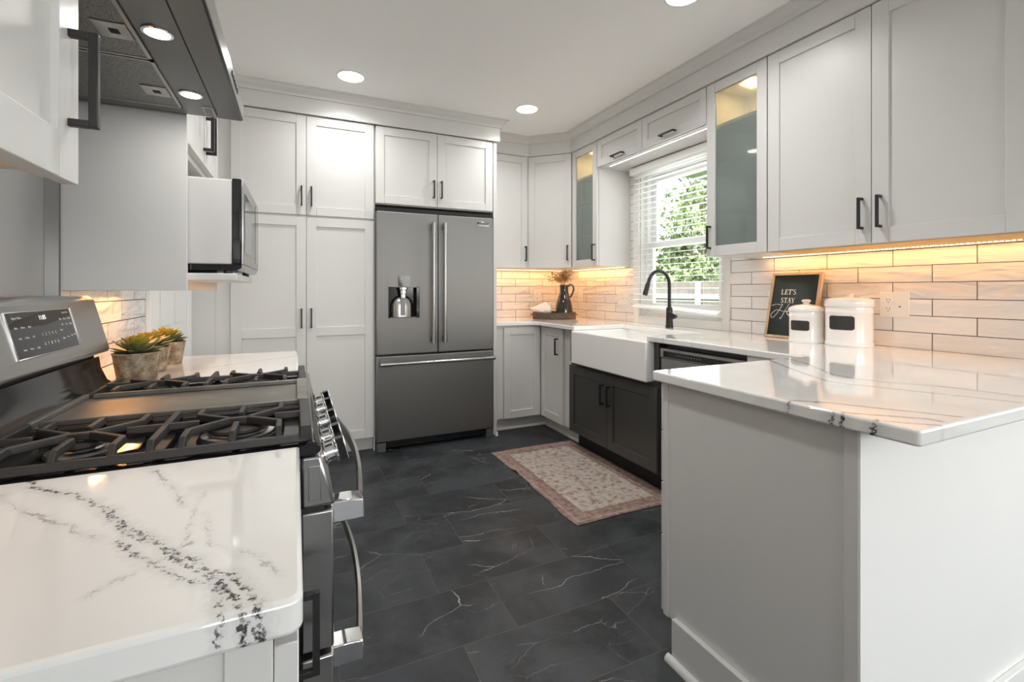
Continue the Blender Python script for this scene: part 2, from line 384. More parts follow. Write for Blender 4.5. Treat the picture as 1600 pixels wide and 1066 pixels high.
# ------------------------------------------------------------------ mesh helpers (all coordinates in metres, world space)
ORG = {}
def thing(name, label, cat, loc=(0, 0, 0), group=None):
    o = bpy.data.objects.new(name, None); COL.objects.link(o); o.location = loc
    o.empty_display_size = .05
    o['label'] = label; o['category'] = cat
    if group: o['group'] = group
    ORG[o.name] = Vector(loc); return o
def mk(name, bm, mat, parent=None, smooth=False, bevel=0, org=None, label=None, seg=2, angle=40):
    if org is None: org = ORG[parent.name] if parent else Vector((0, 0, 0))
    org = Vector(org)
    bmesh.ops.recalc_face_normals(bm, faces=bm.faces[:])
    bmesh.ops.translate(bm, verts=bm.verts[:], vec=-org)
    me = bpy.data.meshes.new(name); bm.to_mesh(me); bm.free()
    me.materials.append(M[mat] if isinstance(mat, str) else mat)
    if smooth:
        for p in me.polygons: p.use_smooth = True
    o = bpy.data.objects.new(name, me); COL.objects.link(o)
    if parent: o.parent = parent
    else: o.location = org
    ORG[o.name] = org
    if bevel:
        b = o.modifiers.new('bevel', 'BEVEL'); b.width = bevel; b.segments = seg; b.limit_method = 'ANGLE'; b.angle_limit = R(angle)
        for p in me.polygons: p.use_smooth = True
        try:
            me.set_sharp_from_angle(angle=R(35))
        except Exception: pass
        b.harden_normals = False
    elif smooth:
        try: me.set_sharp_from_angle(angle=R(angle))
        except Exception: pass
    if label: o['label'] = label
    return o
def solo(name, bm, mat, label, cat, org, group=None, **kw):
    o = mk(name, bm, mat, None, org=org, **kw); o['label'] = label; o['category'] = cat
    if group: o['group'] = group
    return o
def struct(name, bm, mat, org=(0, 0, 0), parent=None, **kw):
    o = mk(name, bm, mat, parent, org=None if parent else org, **kw)
    if not parent: o['kind'] = 'structure'
    return o
def BM(): return bmesh.new()
HEXF = ((0, 1, 3, 2), (4, 6, 7, 5), (0, 4, 5, 1), (2, 3, 7, 6), (0, 2, 6, 4), (1, 5, 7, 3))
def hexa(bm, co):
    v = [bm.verts.new(c) for c in co]
    for f in HEXF: bm.faces.new([v[i] for i in f])
def box(bm, x0, x1, y0, y1, z0, z1):
    hexa(bm, [(x, y, z) for x in (x0, x1) for y in (y0, y1) for z in (z0, z1)]); return bm
def B(x0, x1, y0, y1, z0, z1): return box(BM(), x0, x1, y0, y1, z0, z1)
class Fr:
    """a local frame: u along the width, n outward, v up"""
    def __init__(s, O, u, n, v=(0, 0, 1)): s.O, s.u, s.n, s.v = Vector(O), Vector(u).normalized(), Vector(n).normalized(), Vector(v).normalized()
    def p(s, a, b, c): return s.O + s.u * a + s.n * b + s.v * c
    def box(s, bm, a0, a1, b0, b1, c0, c1):
        hexa(bm, [s.p(a, b, c) for a in (a0, a1) for b in (b0, b1) for c in (c0, c1)]); return bm
def prism(bm, poly, axis, t0, t1):
    """extrude a 2D polygon along an axis (0: poly=(y,z); 1: poly=(x,z); 2: poly=(x,y))"""
    def P(a, b, t): return {0: (t, a, b), 1: (a, t, b), 2: (a, b, t)}[axis]
    lo = [bm.verts.new(P(a, b, t0)) for a, b in poly]; hi = [bm.verts.new(P(a, b, t1)) for a, b in poly]
    bm.faces.new(lo); bm.faces.new(hi[::-1]); n = len(poly)
    for i in range(n): bm.faces.new((lo[i], lo[(i + 1) % n], hi[(i + 1) % n], hi[i]))
    return bm
def tube(bm, pts, r, seg=12, caps=True):
    pts = [Vector(p) for p in pts]; n = len(pts)
    rs = r if isinstance(r, (list, tuple)) else [r] * n
    prev = None; rings = []
    for i in range(n):
        t = (pts[min(i + 1, n - 1)] - pts[max(i - 1, 0)]).normalized()
        if prev is None:
            a = Vector((0, 0, 1)) if abs(t.z) < .9 else Vector((1, 0, 0)); x = t.cross(a).normalized()
        else:
            x = (prev - t * prev.dot(t)).normalized()
        y = t.cross(x); prev = x
        rings.append([bm.verts.new(pts[i] + (x * math.cos(2 * math.pi * k / seg) + y * math.sin(2 * math.pi * k / seg)) * rs[i]) for k in range(seg)])
    for a, b in zip(rings[:-1], rings[1:]):
        for k in range(seg): bm.faces.new((a[k], a[(k + 1) % seg], b[(k + 1) % seg], b[k]))
    if caps: bm.faces.new(rings[0][::-1]); bm.faces.new(rings[-1])
    return bm
def lathe(bm, prof, c=(0, 0, 0), seg=40, axis=None, loop=False):
    """revolve (r, z) about c; axis: optional direction"""
    q = Vector(axis).to_track_quat('Z', 'Y') if axis is not None else None
    c = Vector(c); rings = []
    for r, z in prof:
        if r < 1e-5:
            v = Vector((0, 0, z)); rings.append([bm.verts.new(c + (q @ v if q else v))])
        else:
            ring = []
            for k in range(seg):
                a = 2 * math.pi * k / seg; v = Vector((r * math.cos(a), r * math.sin(a), z)); ring.append(bm.verts.new(c + (q @ v if q else v)))
            rings.append(ring)
    for a, b in zip(rings[:-1], rings[1:]):
        if len(a) == 1 and len(b) == 1: continue
        for k in range(seg):
            k2 = (k + 1) % seg
            if len(a) == 1: bm.faces.new((a[0], b[k], b[k2]))
            elif len(b) == 1: bm.faces.new((a[k], a[k2], b[0]))
            else: bm.faces.new((a[k], a[k2], b[k2], b[k]))
    if loop:
        for k in range(seg): bm.faces.new((rings[-1][k], rings[-1][(k + 1) % seg], rings[0][(k + 1) % seg], rings[0][k]))
        return bm
    if len(rings[0]) > 1: bm.faces.new(rings[0][::-1])
    if len(rings[-1]) > 1: bm.faces.new(rings[-1])
    return bm
def bez(p, n=12):
    """Catmull-Rom through points"""
    p = [Vector(q) for q in p]; out = []
    P = [p[0] * 2 - p[1]] + p + [p[-1] * 2 - p[-2]]
    for i in range(1, len(P) - 2):
        for k in range(n):
            t = k / n; a, b, c, d = P[i - 1], P[i], P[i + 1], P[i + 2]
            out.append(.5 * ((2 * b) + (c - a) * t + (2 * a - 5 * b + 4 * c - d) * t * t + (3 * b - a - 3 * c + d) * t ** 3))
    out.append(p[-1]); return out
def bar(bm, pts, w, h, taper=.7):
    """cast bar: tapered rectangular section swept along points (centre of the top face)"""
    pts = [Vector(p) for p in pts]; n = len(pts); rings = []
    for i in range(n):
        d1 = (pts[i] - pts[i - 1]) if i else (pts[1] - pts[0]); d2 = (pts[i + 1] - pts[i]) if i < n - 1 else d1
        d1.z = d2.z = 0; d1.normalize(); d2.normalize()
        t = d1 + d2
        t = t.normalized() if t.length > 1e-6 else d1
        s = Vector((t.y, -t.x, 0)); k = 1 / max(.5, s.dot(Vector((d1.y, -d1.x, 0))))
        a = s * (w / 2 * k)
        rings.append([bm.verts.new(pts[i] + a * taper), bm.verts.new(pts[i] - a * taper), bm.verts.new(pts[i] - a + Vector((0, 0, -h))), bm.verts.new(pts[i] + a + Vector((0, 0, -h)))])
    for a, b in zip(rings[:-1], rings[1:]):
        for k in range(4): bm.faces.new((a[k], a[(k + 1) % 4], b[(k + 1) % 4], b[k]))
    bm.faces.new(rings[0][::-1]); bm.faces.new(rings[-1]); return bm
def sweep(bm, path, prof):
    """mitred sweep of profile (outward offset, z) along an XY path; outward = right-hand side"""
    n = len(path); rings = []
    for i in range(n):
        d1 = Vector(path[i]) - Vector(path[i - 1]) if i else Vector(path[1]) - Vector(path[0])
        d2 = Vector(path[i + 1]) - Vector(path[i]) if i < n - 1 else d1
        d1, d2 = d1.normalized(), d2.normalized()
        n1, n2 = Vector((d1.y, -d1.x)), Vector((d2.y, -d2.x)); m = (n1 + n2).normalized(); m = m / max(.3, m.dot(n1))
        rings.append([bm.verts.new((path[i][0] + m.x * o, path[i][1] + m.y * o, z)) for o, z in prof])
    k = len(prof)
    for a, b in zip(rings[:-1], rings[1:]):
        for j in range(k): bm.faces.new((a[j], a[(j + 1) % k], b[(j + 1) % k], b[j]))
    bm.faces.new(rings[0][::-1]); bm.faces.new(rings[-1]); return bm
def ribbon(bm, fr, pts, wd, t0=0, t1=.0008):
    """flat stroke of lettering with thickness on a frame (2D points a, c)"""
    n = len(pts); P = [Vector((a, c)) for a, c in pts]; L = []
    for i in range(n):
        d = (P[min(i + 1, n - 1)] - P[max(i - 1, 0)]).normalized(); s = Vector((-d.y, d.x)) * ((wd[i] if isinstance(wd, list) else wd) / 2)
        L.append((P[i] + s, P[i] - s))
    for (a, b), (c, d) in zip(L[:-1], L[1:]):
        hexa(bm, [fr.p(q.x, t, q.y) for q, t in ((a, t0), (a, t1), (b, t0), (b, t1), (c, t0), (c, t1), (d, t0), (d, t1))])
    return bm
def text_mesh(name, s, size, fr, a, c, mat, parent, off=.0006, align='CENTER'):
    cu = bpy.data.curves.new(name, 'FONT'); cu.body = s; cu.size = size; cu.align_x = align; cu.align_y = 'CENTER'; cu.extrude = .0002
    tmp = bpy.data.objects.new(name, cu); COL.objects.link(tmp)
    me = bpy.data.meshes.new_from_object(tmp.evaluated_get(bpy.context.evaluated_depsgraph_get()))
    bpy.data.objects.remove(tmp)
    bm = BM(); bm.from_mesh(me); bpy.data.meshes.remove(me)
    m = Matrix((fr.u, fr.v, fr.n)).transposed().to_4x4(); m.translation = fr.p(a, off, c)
    bmesh.ops.transform(bm, matrix=m, verts=bm.verts[:])
    return mk(name, bm, mat, parent)

# --- cabinet fronts
def shaker(parent, fr, a0, a1, c0, c1, mat='paint', rail=.062, mid=None, t=.02, glass=False, name='door', rec=.009):
    bm = BM()
    fr.box(bm, a0, a0 + rail, 0, t, c0, c1); fr.box(bm, a1 - rail, a1, 0, t, c0, c1)
    fr.box(bm, a0 + rail, a1 - rail, 0, t, c0, c0 + rail); fr.box(bm, a0 + rail, a1 - rail, 0, t, c1 - rail, c1)
    if mid: fr.box(bm, a0 + rail, a1 - rail, 0, t, mid - rail / 2, mid + rail / 2)
    if not glass: fr.box(bm, a0 + rail - .002, a1 - rail + .002, 0, t - rec, c0 + rail - .002, c1 - rail + .002)
    d = mk(name, bm, mat, parent, bevel=.0012, seg=1)
    if glass:
        mk('glass_pane', fr.box(BM(), a0 + rail - .004, a1 - rail + .004, .007, .011, c0 + rail - .004, c1 - rail + .004), 'frosted', d, label='frosted pale green glass')
    return d
def pull(parent, fr, a, c, vertical=True, L=.135, t=.02, mat='black'):
    bm = BM(); s = .0052
    if vertical:
        fr.box(bm, a - s, a + s, t + .022, t + .033, c - L / 2, c + L / 2)
        for k in (-1, 1): fr.box(bm, a - s, a + s, t - .001, t + .0225, c + k * (L / 2 - s) - s, c + k * (L / 2 - s) + s)
    else:
        fr.box(bm, a - L / 2, a + L / 2, t + .022, t + .033, c - s, c + s)
        for k in (-1, 1): fr.box(bm, a + k * (L / 2 - s) - s, a + k * (L / 2 - s) + s, t - .001, t + .0225, c - s, c + s)
    return mk('handle', bm, mat, parent, bevel=.0012, label='black bar handle')

ZC = 2.56          # ceiling
ZT, TH = .915, .032  # counter top, slab thickness
XW, YB, XL = 2.555, 4.14, -.61

# ================================================================== SETTING
struct('floor', B(-3.2, 4.9, -4.6, 4.3, -.05, 0), 'floor')
struct('ceiling', B(-3.2, 4.9, -4.6, 4.3, ZC, ZC + .05), 'ceiling')
struct('wall_left', B(XL - .12, XL, .30, YB + .15, 0, ZC), 'wall')
struct('wall_added_hall', B(-3.22, -3.1, -4.5, .42, 0, ZC), 'wall')  # unseen hall, added to cut bounce light on the peninsula end panel
struct('wall_added_hall_return', B(-3.1, XL - .12, .30, .42, 0, ZC), 'wall')
struct('wall_back', B(XL - .1, XW + .14, YB, YB + .14, 0, ZC), 'wall')
# right wall with the window opening
WY0, WY1, WZ0, WZ1 = 2.205, 3.025, .975, 2.145
b = BM()
box(b, XW, XW + .14, .47, WY0, 0, ZC); box(b, XW, XW + .14, WY1, YB, 0, ZC); box(b, XW, XW + .14, WY0, WY1, 0, WZ0); box(b, XW, XW + .14, WY0, WY1, WZ1, ZC)
struct('wall_right', b, 'wall')
struct('wall_dining_return', B(XW + .14, 4.8, .47, .60, 0, ZC), 'wall')
b = BM()
box(b, 4.8, 4.92, -4.5, -2.6, 0, ZC); box(b, 4.8, 4.92, -.6, .6, 0, ZC); box(b, 4.8, 4.92, -2.6, -.6, 0, .6); box(b, 4.8, 4.92, -2.6, -.6, 2.35, ZC)
struct('wall_dining', b, 'wall')
b = BM()
for x0, x1 in ((-3.2, -.25), (1.65, 2.25), (4.15, 4.9)): box(b, x0, x1, -4.62, -4.5, 0, ZC)
for x0, x1 in ((-.25, 1.65), (2.25, 4.15)): box(b, x0, x1, -4.62, -4.5, 0, .65); box(b, x0, x1, -4.62, -4.5, 2.42, ZC)
struct('wall_rear', b, 'wall')
# tiled facings
b = BM(); box(b, XW - .006, XW, .50, 2.145, ZT, 1.40); box(b, XW - .006, XW, 3.085, YB - .006, ZT, 1.40)
box(b, XW - .006, XW, 3.085, 3.16, 1.40, 2.2); box(b, XW - .006, XW, 2.03, 2.145, 1.40, 2.2)
struct('wall_right_tiles', b, 'tile_right')
struct('wall_back_tiles', B(1.48, XW - .006, YB - .006, YB, ZT - .0, 1.40), 'tile_back')
struct('wall_left_tiles', B(XL, XL + .006, 1.70, 2.56, ZT, 1.42), 'tile_left')
# half wall behind the peninsula cabinets, with its baseboard
struct('wall_peninsula', B(1.0985, XW, .5950, .6012, 0, ZT - TH), 'white_paint')
struct('baseboard_peninsula', B(1.086, XW, .579, .5948, 0, .134), 'white_paint', bevel=.003)

# friezes and crown mouldings
FZ0, FZ1 = 2.392, 2.512
CROWN = [(0.0, FZ1 - .012), (.012, FZ1 - .012), (.014, FZ1 + .002), (.020, FZ1 + .010), (.034, FZ1 + .018), (.046, FZ1 + .030), (.050, FZ1 + .040), (.058, FZ1 + .042), (.058, ZC), (0, ZC)]
FRZ = [(-.02, FZ0), (0, FZ0), (0, FZ1 + .002), (-.02, FZ1 + .002)]
path = [(XL, 3.500), (1.512, 3.500), (1.512, 3.788), (1.921, 3.788), (2.196, 3.519), (2.196, .62), (XW, .62)]
struct('trim_frieze', sweep(BM(), path, FRZ), 'trim')
struct('trim_crown', sweep(BM(), path, CROWN), 'trim', smooth=True, angle=30)
pathL = [(XL, 2.272), (-.272, 2.272), (-.272, .44), (XL, .44)][::-1]
pathL = [(XL, .44), (-.272, .44), (-.272, 2.272), (XL, 2.272)]
struct('trim_frieze_left', sweep(BM(), pathL, FRZ), 'trim')
struct('trim_crown_left', sweep(BM(), pathL, CROWN), 'trim', smooth=True, angle=30)

# white door and casing on the left wall past the counter
b = BM(); box(b, XL, XL + .02, 2.585, 2.675, 0, 2.12); box(b, XL, XL + .02, 3.40, 3.49, 0, 2.12); box(b, XL, XL + .02, 2.675, 3.40, 2.03, 2.12)
struct('trim_door', b, 'white_paint', bevel=.003)
d1 = struct('door_1', B(XL, XL + .010, 2.68, 3.395, .01, 2.025), 'white_paint')
b = BM()
for z0, z1 in ((.15, .85), (1.0, 1.9)):
    for y0, y1 in ((2.78, 2.99), (3.08, 3.29)):
        box(b, XL + .0095, XL + .014, y0, y1, z0, z1)
mk('door_panel', b, 'white_paint', d1, bevel=.003)

# ------------------------------------------------------------------ window
b = BM()
cx0, cx1 = XW - .02, XW + .0
box(b, cx0, cx1, 2.145, WY0, ZT, 2.17); box(b, cx0, cx1, WY1, 3.085, ZT, 2.17); box(b, cx0, cx1, WY0, WY1, ZT + .0005, WZ0); box(b, cx0, cx1, WY0, WY1, WZ1 - .02, 2.17)
# jamb liner
box(b, XW, XW + .14, WY0 - .001, WY0 + .012, WZ0, WZ1); box(b, XW, XW + .14, WY1 - .012, WY1 + .001, WZ0, WZ1); box(b, XW, XW + .14, WY0, WY1, WZ0 - .001, WZ0 + .012); box(b, XW, XW + .14, WY0, WY1, WZ1 - .012, WZ1 + .001)
struct('trim_window_casing', b, 'casing', bevel=.002, seg=1)
def rectframe(b, x0, x1, y0, y1, z0, z1, w, wb=None):
    wb = wb or w
    box(b, x0, x1, y0, y0 + w, z0, z1); box(b, x0, x1, y1 - w, y1, z0, z1); box(b, x0, x1, y0 + w, y1 - w, z0, z0 + wb); box(b, x0, x1, y0 + w, y1 - w, z1 - w, z1)
b = BM(); rectframe(b, XW + .045, XW + .13, WY0 + .012, WY1 - .012, WZ0 + .012, WZ1 - .012, .028)
win = struct('window_1', b, 'vinyl', bevel=.002, seg=1)
b = BM(); rectframe(b, XW + .055, XW + .085, WY0 + .042, WY1 - .042, WZ0 + .042, 1.565, .045, .06)
lo = mk('window_sash', b, 'vinyl', win, bevel=.002, seg=1)
mk('window_pane', B(XW + .068, XW + .072, WY0 + .08, WY1 - .08, WZ0 + .095, 1.525), 'glass', lo)
b = BM()
for y in (2.40, 2.78): box(b, XW + .048, XW + .062, y - .02, y + .02, 1.5655, 1.58)
mk('sash_lock', b, 'vinyl', lo, bevel=.002)
b = BM(); rectframe(b, XW + .092, XW + .122, WY0 + .042, WY1 - .042, 1.52, WZ1 - .042, .045)
up = mk('window_sash', b, 'vinyl', win, bevel=.002, seg=1)
mk('window_pane', B(XW + .105, XW + .109, WY0 + .08, WY1 - .08, 1.56, WZ1 - .08), 'glass', up)
b = BM()
for y in (WY0 + .0405, WY1 - .0415):
    box(b, XW + .070, XW + .094, y - .003, y + .003, 1.05, 1.52); box(b, XW + .10, XW + .115, y - .003, y + .003, 1.57, 2.06)
mk('weatherstrip', b, 'gap', win)

t = thing('window_blind', 'white horizontal slat blind drawn down over the window above the sink', 'blind', (XW - .06, 2.61, 2.1))
mk('valance', B(XW - .095, XW - .022, 2.165, 3.045, 2.105, 2.163), 'slat', t, bevel=.003)
b = BM(); z = 2.085; k = 0
ca, sa = math.cos(R(4)), math.sin(R(4))
while z > 1.10:
    xc = XW - .052
    prev = None
    for j in range(5):
        q = -.024 + .012 * j; dz = q * sa + .0022 * (1 - (q / .024) ** 2)
        cur = [bm_v for bm_v in ((xc + q * ca, 2.185, z + dz), (xc + q * ca, 3.03, z + dz), (xc + q * ca, 2.185, z + dz - .0024), (xc + q * ca, 3.03, z + dz - .0024))]
        if prev: hexa(b, [prev[0], prev[2], prev[1], prev[3], cur[0], cur[2], cur[1], cur[3]])
        prev = cur
    z -= .0445
mk('slats', b, 'slat', t)
b = BM()
for y in (2.30, 2.61, 2.92):
    for x in (XW - .077, XW - .027): tube(b, [(x, y, 2.11), (x, y, 1.06)], .0009, 5)
mk('ladder_cords', b, 'slat', t)
f = Fr((XW - .052, 2.185, 1.045), (0, 1, 0), (1, 0, 0))
b = BM(); hexa(b, [(XW - .080 + 0, 2.19, 1.010), (XW - .080, 2.19, 1.024), (XW - .080, 3.03, 1.042), (XW - .080, 3.03, 1.056), (XW - .030, 2.19, 1.030), (XW - .030, 2.19, 1.044), (XW - .030, 3.03, 1.060), (XW - .030, 3.03, 1.074)])
mk('bottom_rail', b, 'slat', t, bevel=.003)

# ------------------------------------------------------------------ outdoors beyond the window
solo('lawn', B(2.8, 24, -6, 26, -.62, -.55), 'lawn', 'green lawn outside beyond the window', 'lawn', (10, 9, -.55))['kind'] = 'structure'
fe = thing('garden_fence', 'grey brown board fence seen low through the window', 'fence', (7.4, 8, -.55))
b = BM(); y = 2.0
while y < 16:
    box(b, 7.4, 7.42, y, y + .138, -.5, 1.33 + .01 * random.random()); y += .142
mk('fence_boards', b, 'fence', fe)
b = BM(); box(b, 7.36, 7.4, 2, 16, .0, .09); box(b, 7.36, 7.4, 2, 16, 1.0, 1.09)
mk('fence_rail', b, 'fence_post', fe)
for y in (2.4, 4.6, 6.9, 9.2, 11.6, 14): mk('fence_post', B(7.30, 7.36, y, y + .1, -.55, 1.36), 'fence_post', fe)
def tree(x, y, h, cr, n, leaf, label, seed):
    rg = random.Random(seed)
    t = thing('garden_tree', label, 'tree', (x, y, -.55), 'trees beyond the fence')
    b = BM(); top = Vector((x + rg.uniform(-.3, .3), y + rg.uniform(-.3, .3), h * .72))
    tube(b, [(x, y, -.55), (x + .05, y, h * .2), ((x + top.x) / 2, (y + top.y) / 2, h * .45), top], [.16, .13, .10, .05], 10)
    ends = [top]
    for k in range(9):
        a = rg.uniform(0, 6.28); z0 = h * rg.uniform(.25, .65); e = Vector((x + math.cos(a) * cr * .8, y + math.sin(a) * cr * .8, z0 + h * rg.uniform(.1, .35)))
        s0 = Vector((x, y, z0)); tube(b, [s0, (s0 + e) / 2 + Vector((0, 0, .15)), e], [.06, .04, .015], 7); ends.append(e)
    mk('trunk', b, 'trunk', t, smooth=True)
    b = BM(); cl = []
    for k in range(34):
        a, u = rg.uniform(0, 6.28), rg.uniform(-1, 1); rr = cr * rg.uniform(.35, 1)
        cl.append((Vector((x + math.cos(a) * rr * math.sqrt(1 - u * u), y + math.sin(a) * rr * math.sqrt(1 - u * u), h * .62 + u * h * .40)), rg.uniform(.25, .5)))
    for k in range(n):
        c, rad = rg.choice(cl)
        p = c + Vector((rg.gauss(0, 1), rg.gauss(0, 1), rg.gauss(0, .8))) * rad * .6
        d = Vector((rg.uniform(-1, 1), rg.uniform(-1, 1), rg.uniform(-.6, .6))).normalized(); e = d.orthogonal().normalized(); s = rg.uniform(.05, .10)
        e = Matrix.Rotation(rg.uniform(0, 6.28), 3, d) @ e; g = d.cross(e)
        v = [bm for bm in (p - e * s, p + g * s * .5 + d * .01, p + e * s, p - g * s * .5 - d * .01)]
        b.faces.new([b.verts.new(q) for q in v])
    o = mk('foliage', b, leaf, t)
tree(9.7, 9.2, 3.7, 1.45, 4200, 'leafA', 'bright green leafy tree behind the fence, filling the lower window panes', 1)
tree(10.6, 5.6, 3.3, 1.4, 3000, 'leafB', 'pale yellow green tree behind the fence, nearest the glass cabinet', 2)
tree(9.2, 2.2, 3.2, 1.3, 2400, 'leafA', 'green tree behind the fence hidden mostly by the near glass cabinet', 3)
tree(14.6, 13.6, 7.0, 2.0, 2600, 'leafC', 'tall dark tree farthest beyond the fence, branches against the sky', 4)
tree(9.4, 13.0, 3.8, 1.4, 3000, 'leafB', 'pale tree behind the fence at its far end', 5)

# ================================================================== CABINETS
FX = lambda x, y0=0: Fr((x, y0, 0), (0, -1, 0), (-1, 0, 0))       # faces -X; a runs towards the camera
FY = lambda y, x0=0: Fr((x0, y, 0), (1, 0, 0), (0, -1, 0))         # faces -Y; a runs along +X
FL = lambda x, y0=0: Fr((x, y0, 0), (0, 1, 0), (1, 0, 0))          # faces +X; a runs away from the camera
def carcass(parent, x0, x1, y0, y1, z0, z1, mat='paint'):
    return mk('body', B(x0, x1, y0, y1, z0, z1), mat, parent, bevel=.001, seg=1)

# --- pantry
t = thing('pantry_cabinet', 'tall light grey pantry cabinet with four shaker doors beside the fridge', 'cabinet', (.06, 3.8, 0))
carcass(t, -.472, .520, 3.542, YB - .002, .1, 2.392)
mk('toe_kick', B(-.472, .520, 3.602, YB - .002, 0, .1), 'paint', t)
f = FY(3.541)
for a0, a1, ha in ((-.384, .0655, .036), (.0685, .517, .098)):
    d = shaker(t, f, a0, a1, .108, 1.685, mid=.892); pull(d, f, ha, .988)
    d = shaker(t, f, a0, a1, 1.700, 2.388); pull(d, f, ha, 1.828)
mk('filler_strip', B(XL + .001, -.472, 3.545, 3.56, 0, 2.392), 'paint', t)

# --- above the fridge
t = thing('fridge_top_cabinet', 'short two door wall cabinet directly above the refrigerator', 'cabinet', (.99, 3.8, 1.82))
carcass(t, .530, 1.462, 3.542, YB - .002, 1.815, 2.392)
f = FY(3.541)
d = shaker(t, f, .531, .992, 1.822, 2.388); pull(d, f, .963, 1.955)
d = shaker(t, f, .995, 1.456, 1.822, 2.388); pull(d, f, 1.024, 1.955)
mk('end_panel', B(1.463, 1.492, 3.522, YB - .002, 0, 2.392), 'paint', t, bevel=.0015)
mk('end_panel', B(.5205, .5295, 3.545, YB - .002, 0, 2.392), 'paint', t)

# --- back wall upper + diagonal corner
UZ0, UZ1 = 1.378, 2.392
t = thing('wall_cabinet', 'single door upper cabinet on the back wall between refrigerator and corner', 'cabinet', (1.7, 3.97, UZ0))
carcass(t, 1.494, 1.918, 3.812, YB - .008, UZ0, UZ1)
f = FY(3.811); d = shaker(t, f, 1.500, 1.912, UZ0 + .002, 2.388); pull(d, f, 1.885, 1.51)
t = thing('corner_wall_cabinet', 'diagonal single door upper cabinet in the corner above the dark jug', 'cabinet', (2.3, 3.9, UZ0))
A, Bp = Vector((1.930, 3.812)), Vector((2.222, 3.527))
mk('body', prism(BM(), [(1.9185, 3.8125), (1.928, 3.8125), (2.2225, 3.525), (2.2225, 3.516), (XW - .007, 3.516), (XW - .007, YB - .007), (1.9185, YB - .007)], 2, UZ0, UZ1), 'paint', t)
u = (Bp - A).normalized(); L = (Bp - A).length
f = Fr((A.x, A.y, 0), (u.x, u.y, 0), (u.y, -u.x, 0)); f.O += f.n * .001
d = shaker(t, f, .004, L - .006, UZ0 + .002, 2.388); pull(d, f, L - .037, 1.51)

# --- glass door cabinets
def glass_cabinet(y0, y1, label, hside):
    t = thing('glass_cabinet', label, 'cabinet', (2.4, (y0 + y1) / 2, UZ0), 'frosted glass upper cabinets')
    th = .018; b = BM(); x0, x1 = 2.231, XW - .007
    box(b, x0, x1, y0, y0 + th, UZ0, UZ1); box(b, x0, x1, y1 - th, y1, UZ0, UZ1)
    box(b, x0, x1, y0 + th, y1 - th, UZ0, UZ0 + th); box(b, x0, x1, y0 + th, y1 - th, UZ1 - th, UZ1); box(b, x1 - th, x1, y0 + th, y1 - th, UZ0 + th, UZ1 - th)
    mk('body', b, 'paint', t)
    for z in (1.652, 1.915, 2.147): mk('shelf', B(x0 + .03, x1 - th, y0 + th, y1 - th, z - .009, z + .009), 'paint', t)
    f = FX(2.230, y1); W = y1 - y0
    d = shaker(t, f, .0025, W - .0025, UZ0 + .002, 2.388, glass=True, rail=.058)
    pull(d, f, .03 if hside else W - .03, 1.49)
    yl = (y0 + y1) / 2
    pk = mk('cabinet_lamp', lathe(BM(), [(0, 0), (.022, 0), (.024, .002), (.024, .010), (0, .010)], (2.33, yl, UZ1 - th - .010), 20), 'led_warm', t, label='small lit warm lamp')
    lamp('cabinet_lamp_light', 'AREA', (2.36, yl, UZ1 - th - .013), (0, 0, 0), 1.1, (1, .56, .25), .10, .10)
    return t
glass_cabinet(3.140, 3.514, 'narrow frosted glass door cabinet between the corner and the window', False)
glass_cabinet(1.637, 2.030, 'frosted glass door cabinet between the window and the framed sign', True)

# --- bridge cabinet above the window
t = thing('bridge_cabinet', 'low cabinet bridging over the window with two flip up flat panel doors', 'cabinet', (2.38, 2.58, 2.17))
carcass(t, 2.231, XW - .002, 2.0315, 3.1385, 2.17, UZ1)
f = FX(2.230, 3.138)
for a0, a1, ha in ((.002, .5385, .275), (.5415, 1.104, .80)):
    d = shaker(t, f, a0, a1, 2.174, 2.388, name='flip_door', rail=.055); pull(d, f, ha, 2.205, vertical=False, L=.135)

# --- big upper cabinet on the right wall
t = thing('wall_cabinet', 'wide two door upper cabinet above the white canisters', 'cabinet', (2.39, 1.15, UZ0))
carcass(t, 2.231, XW - .007, .680, 1.6355, UZ0, UZ1)
f = FX(2.230, 1.6355)
d = shaker(t, f, .002, .4785, UZ0 + .002, 2.388); pull(d, f, .445, 1.51)
d = shaker(t, f, .4815, .954, UZ0 + .002, 2.388); pull(d, f, .515, 1.51)
mk('underside', B(2.232, XW - .008, .69, 1.63, UZ0 - .002, UZ0 - .0005), 'glow_wood', t)

# --- left wall: near upper
t = thing('wall_cabinet', 'near upper cabinet with long black handle beside the range hood', 'cabinet', (-.45, .66, 1.34))
b = BM(); box(b, XL + .001, -.308, .442, .884, 1.372, UZ1)
mk('body', b, 'paint', t)
mk('underside', B(XL + .004, -.33, .445, .868, 1.369, 1.3715), 'glow_wood', t, label='birch plywood underside coloured with LED glow')
mk('light_rail', B(-.326, -.309, .445, .872, 1.340, 1.3715), 'paint', t, bevel=.001)
mk('light_rail', B(XL + .01, -.326, .869, .8835, 1.350, 1.3715), 'paint', t)
f = FL(-.307, .44)
d = shaker(t, f, .003, .443, 1.334, 2.388); pull(d, f, .411, 1.478)
# --- left wall: above hood
t = thing('hood_top_cabinet', 'two door cabinet on the wall above the range hood', 'cabinet', (-.45, 1.26, 1.82))
carcass(t, XL + .001, -.308, .886, 1.640, 1.86, UZ1)
f = FL(-.307, .886)
for a0, a1, ha in ((.003, .3755, .345), (.3785, .751, .41)):
    d = shaker(t, f, a0, a1, 1.864, 2.388); pull(d, f, ha, 1.98)
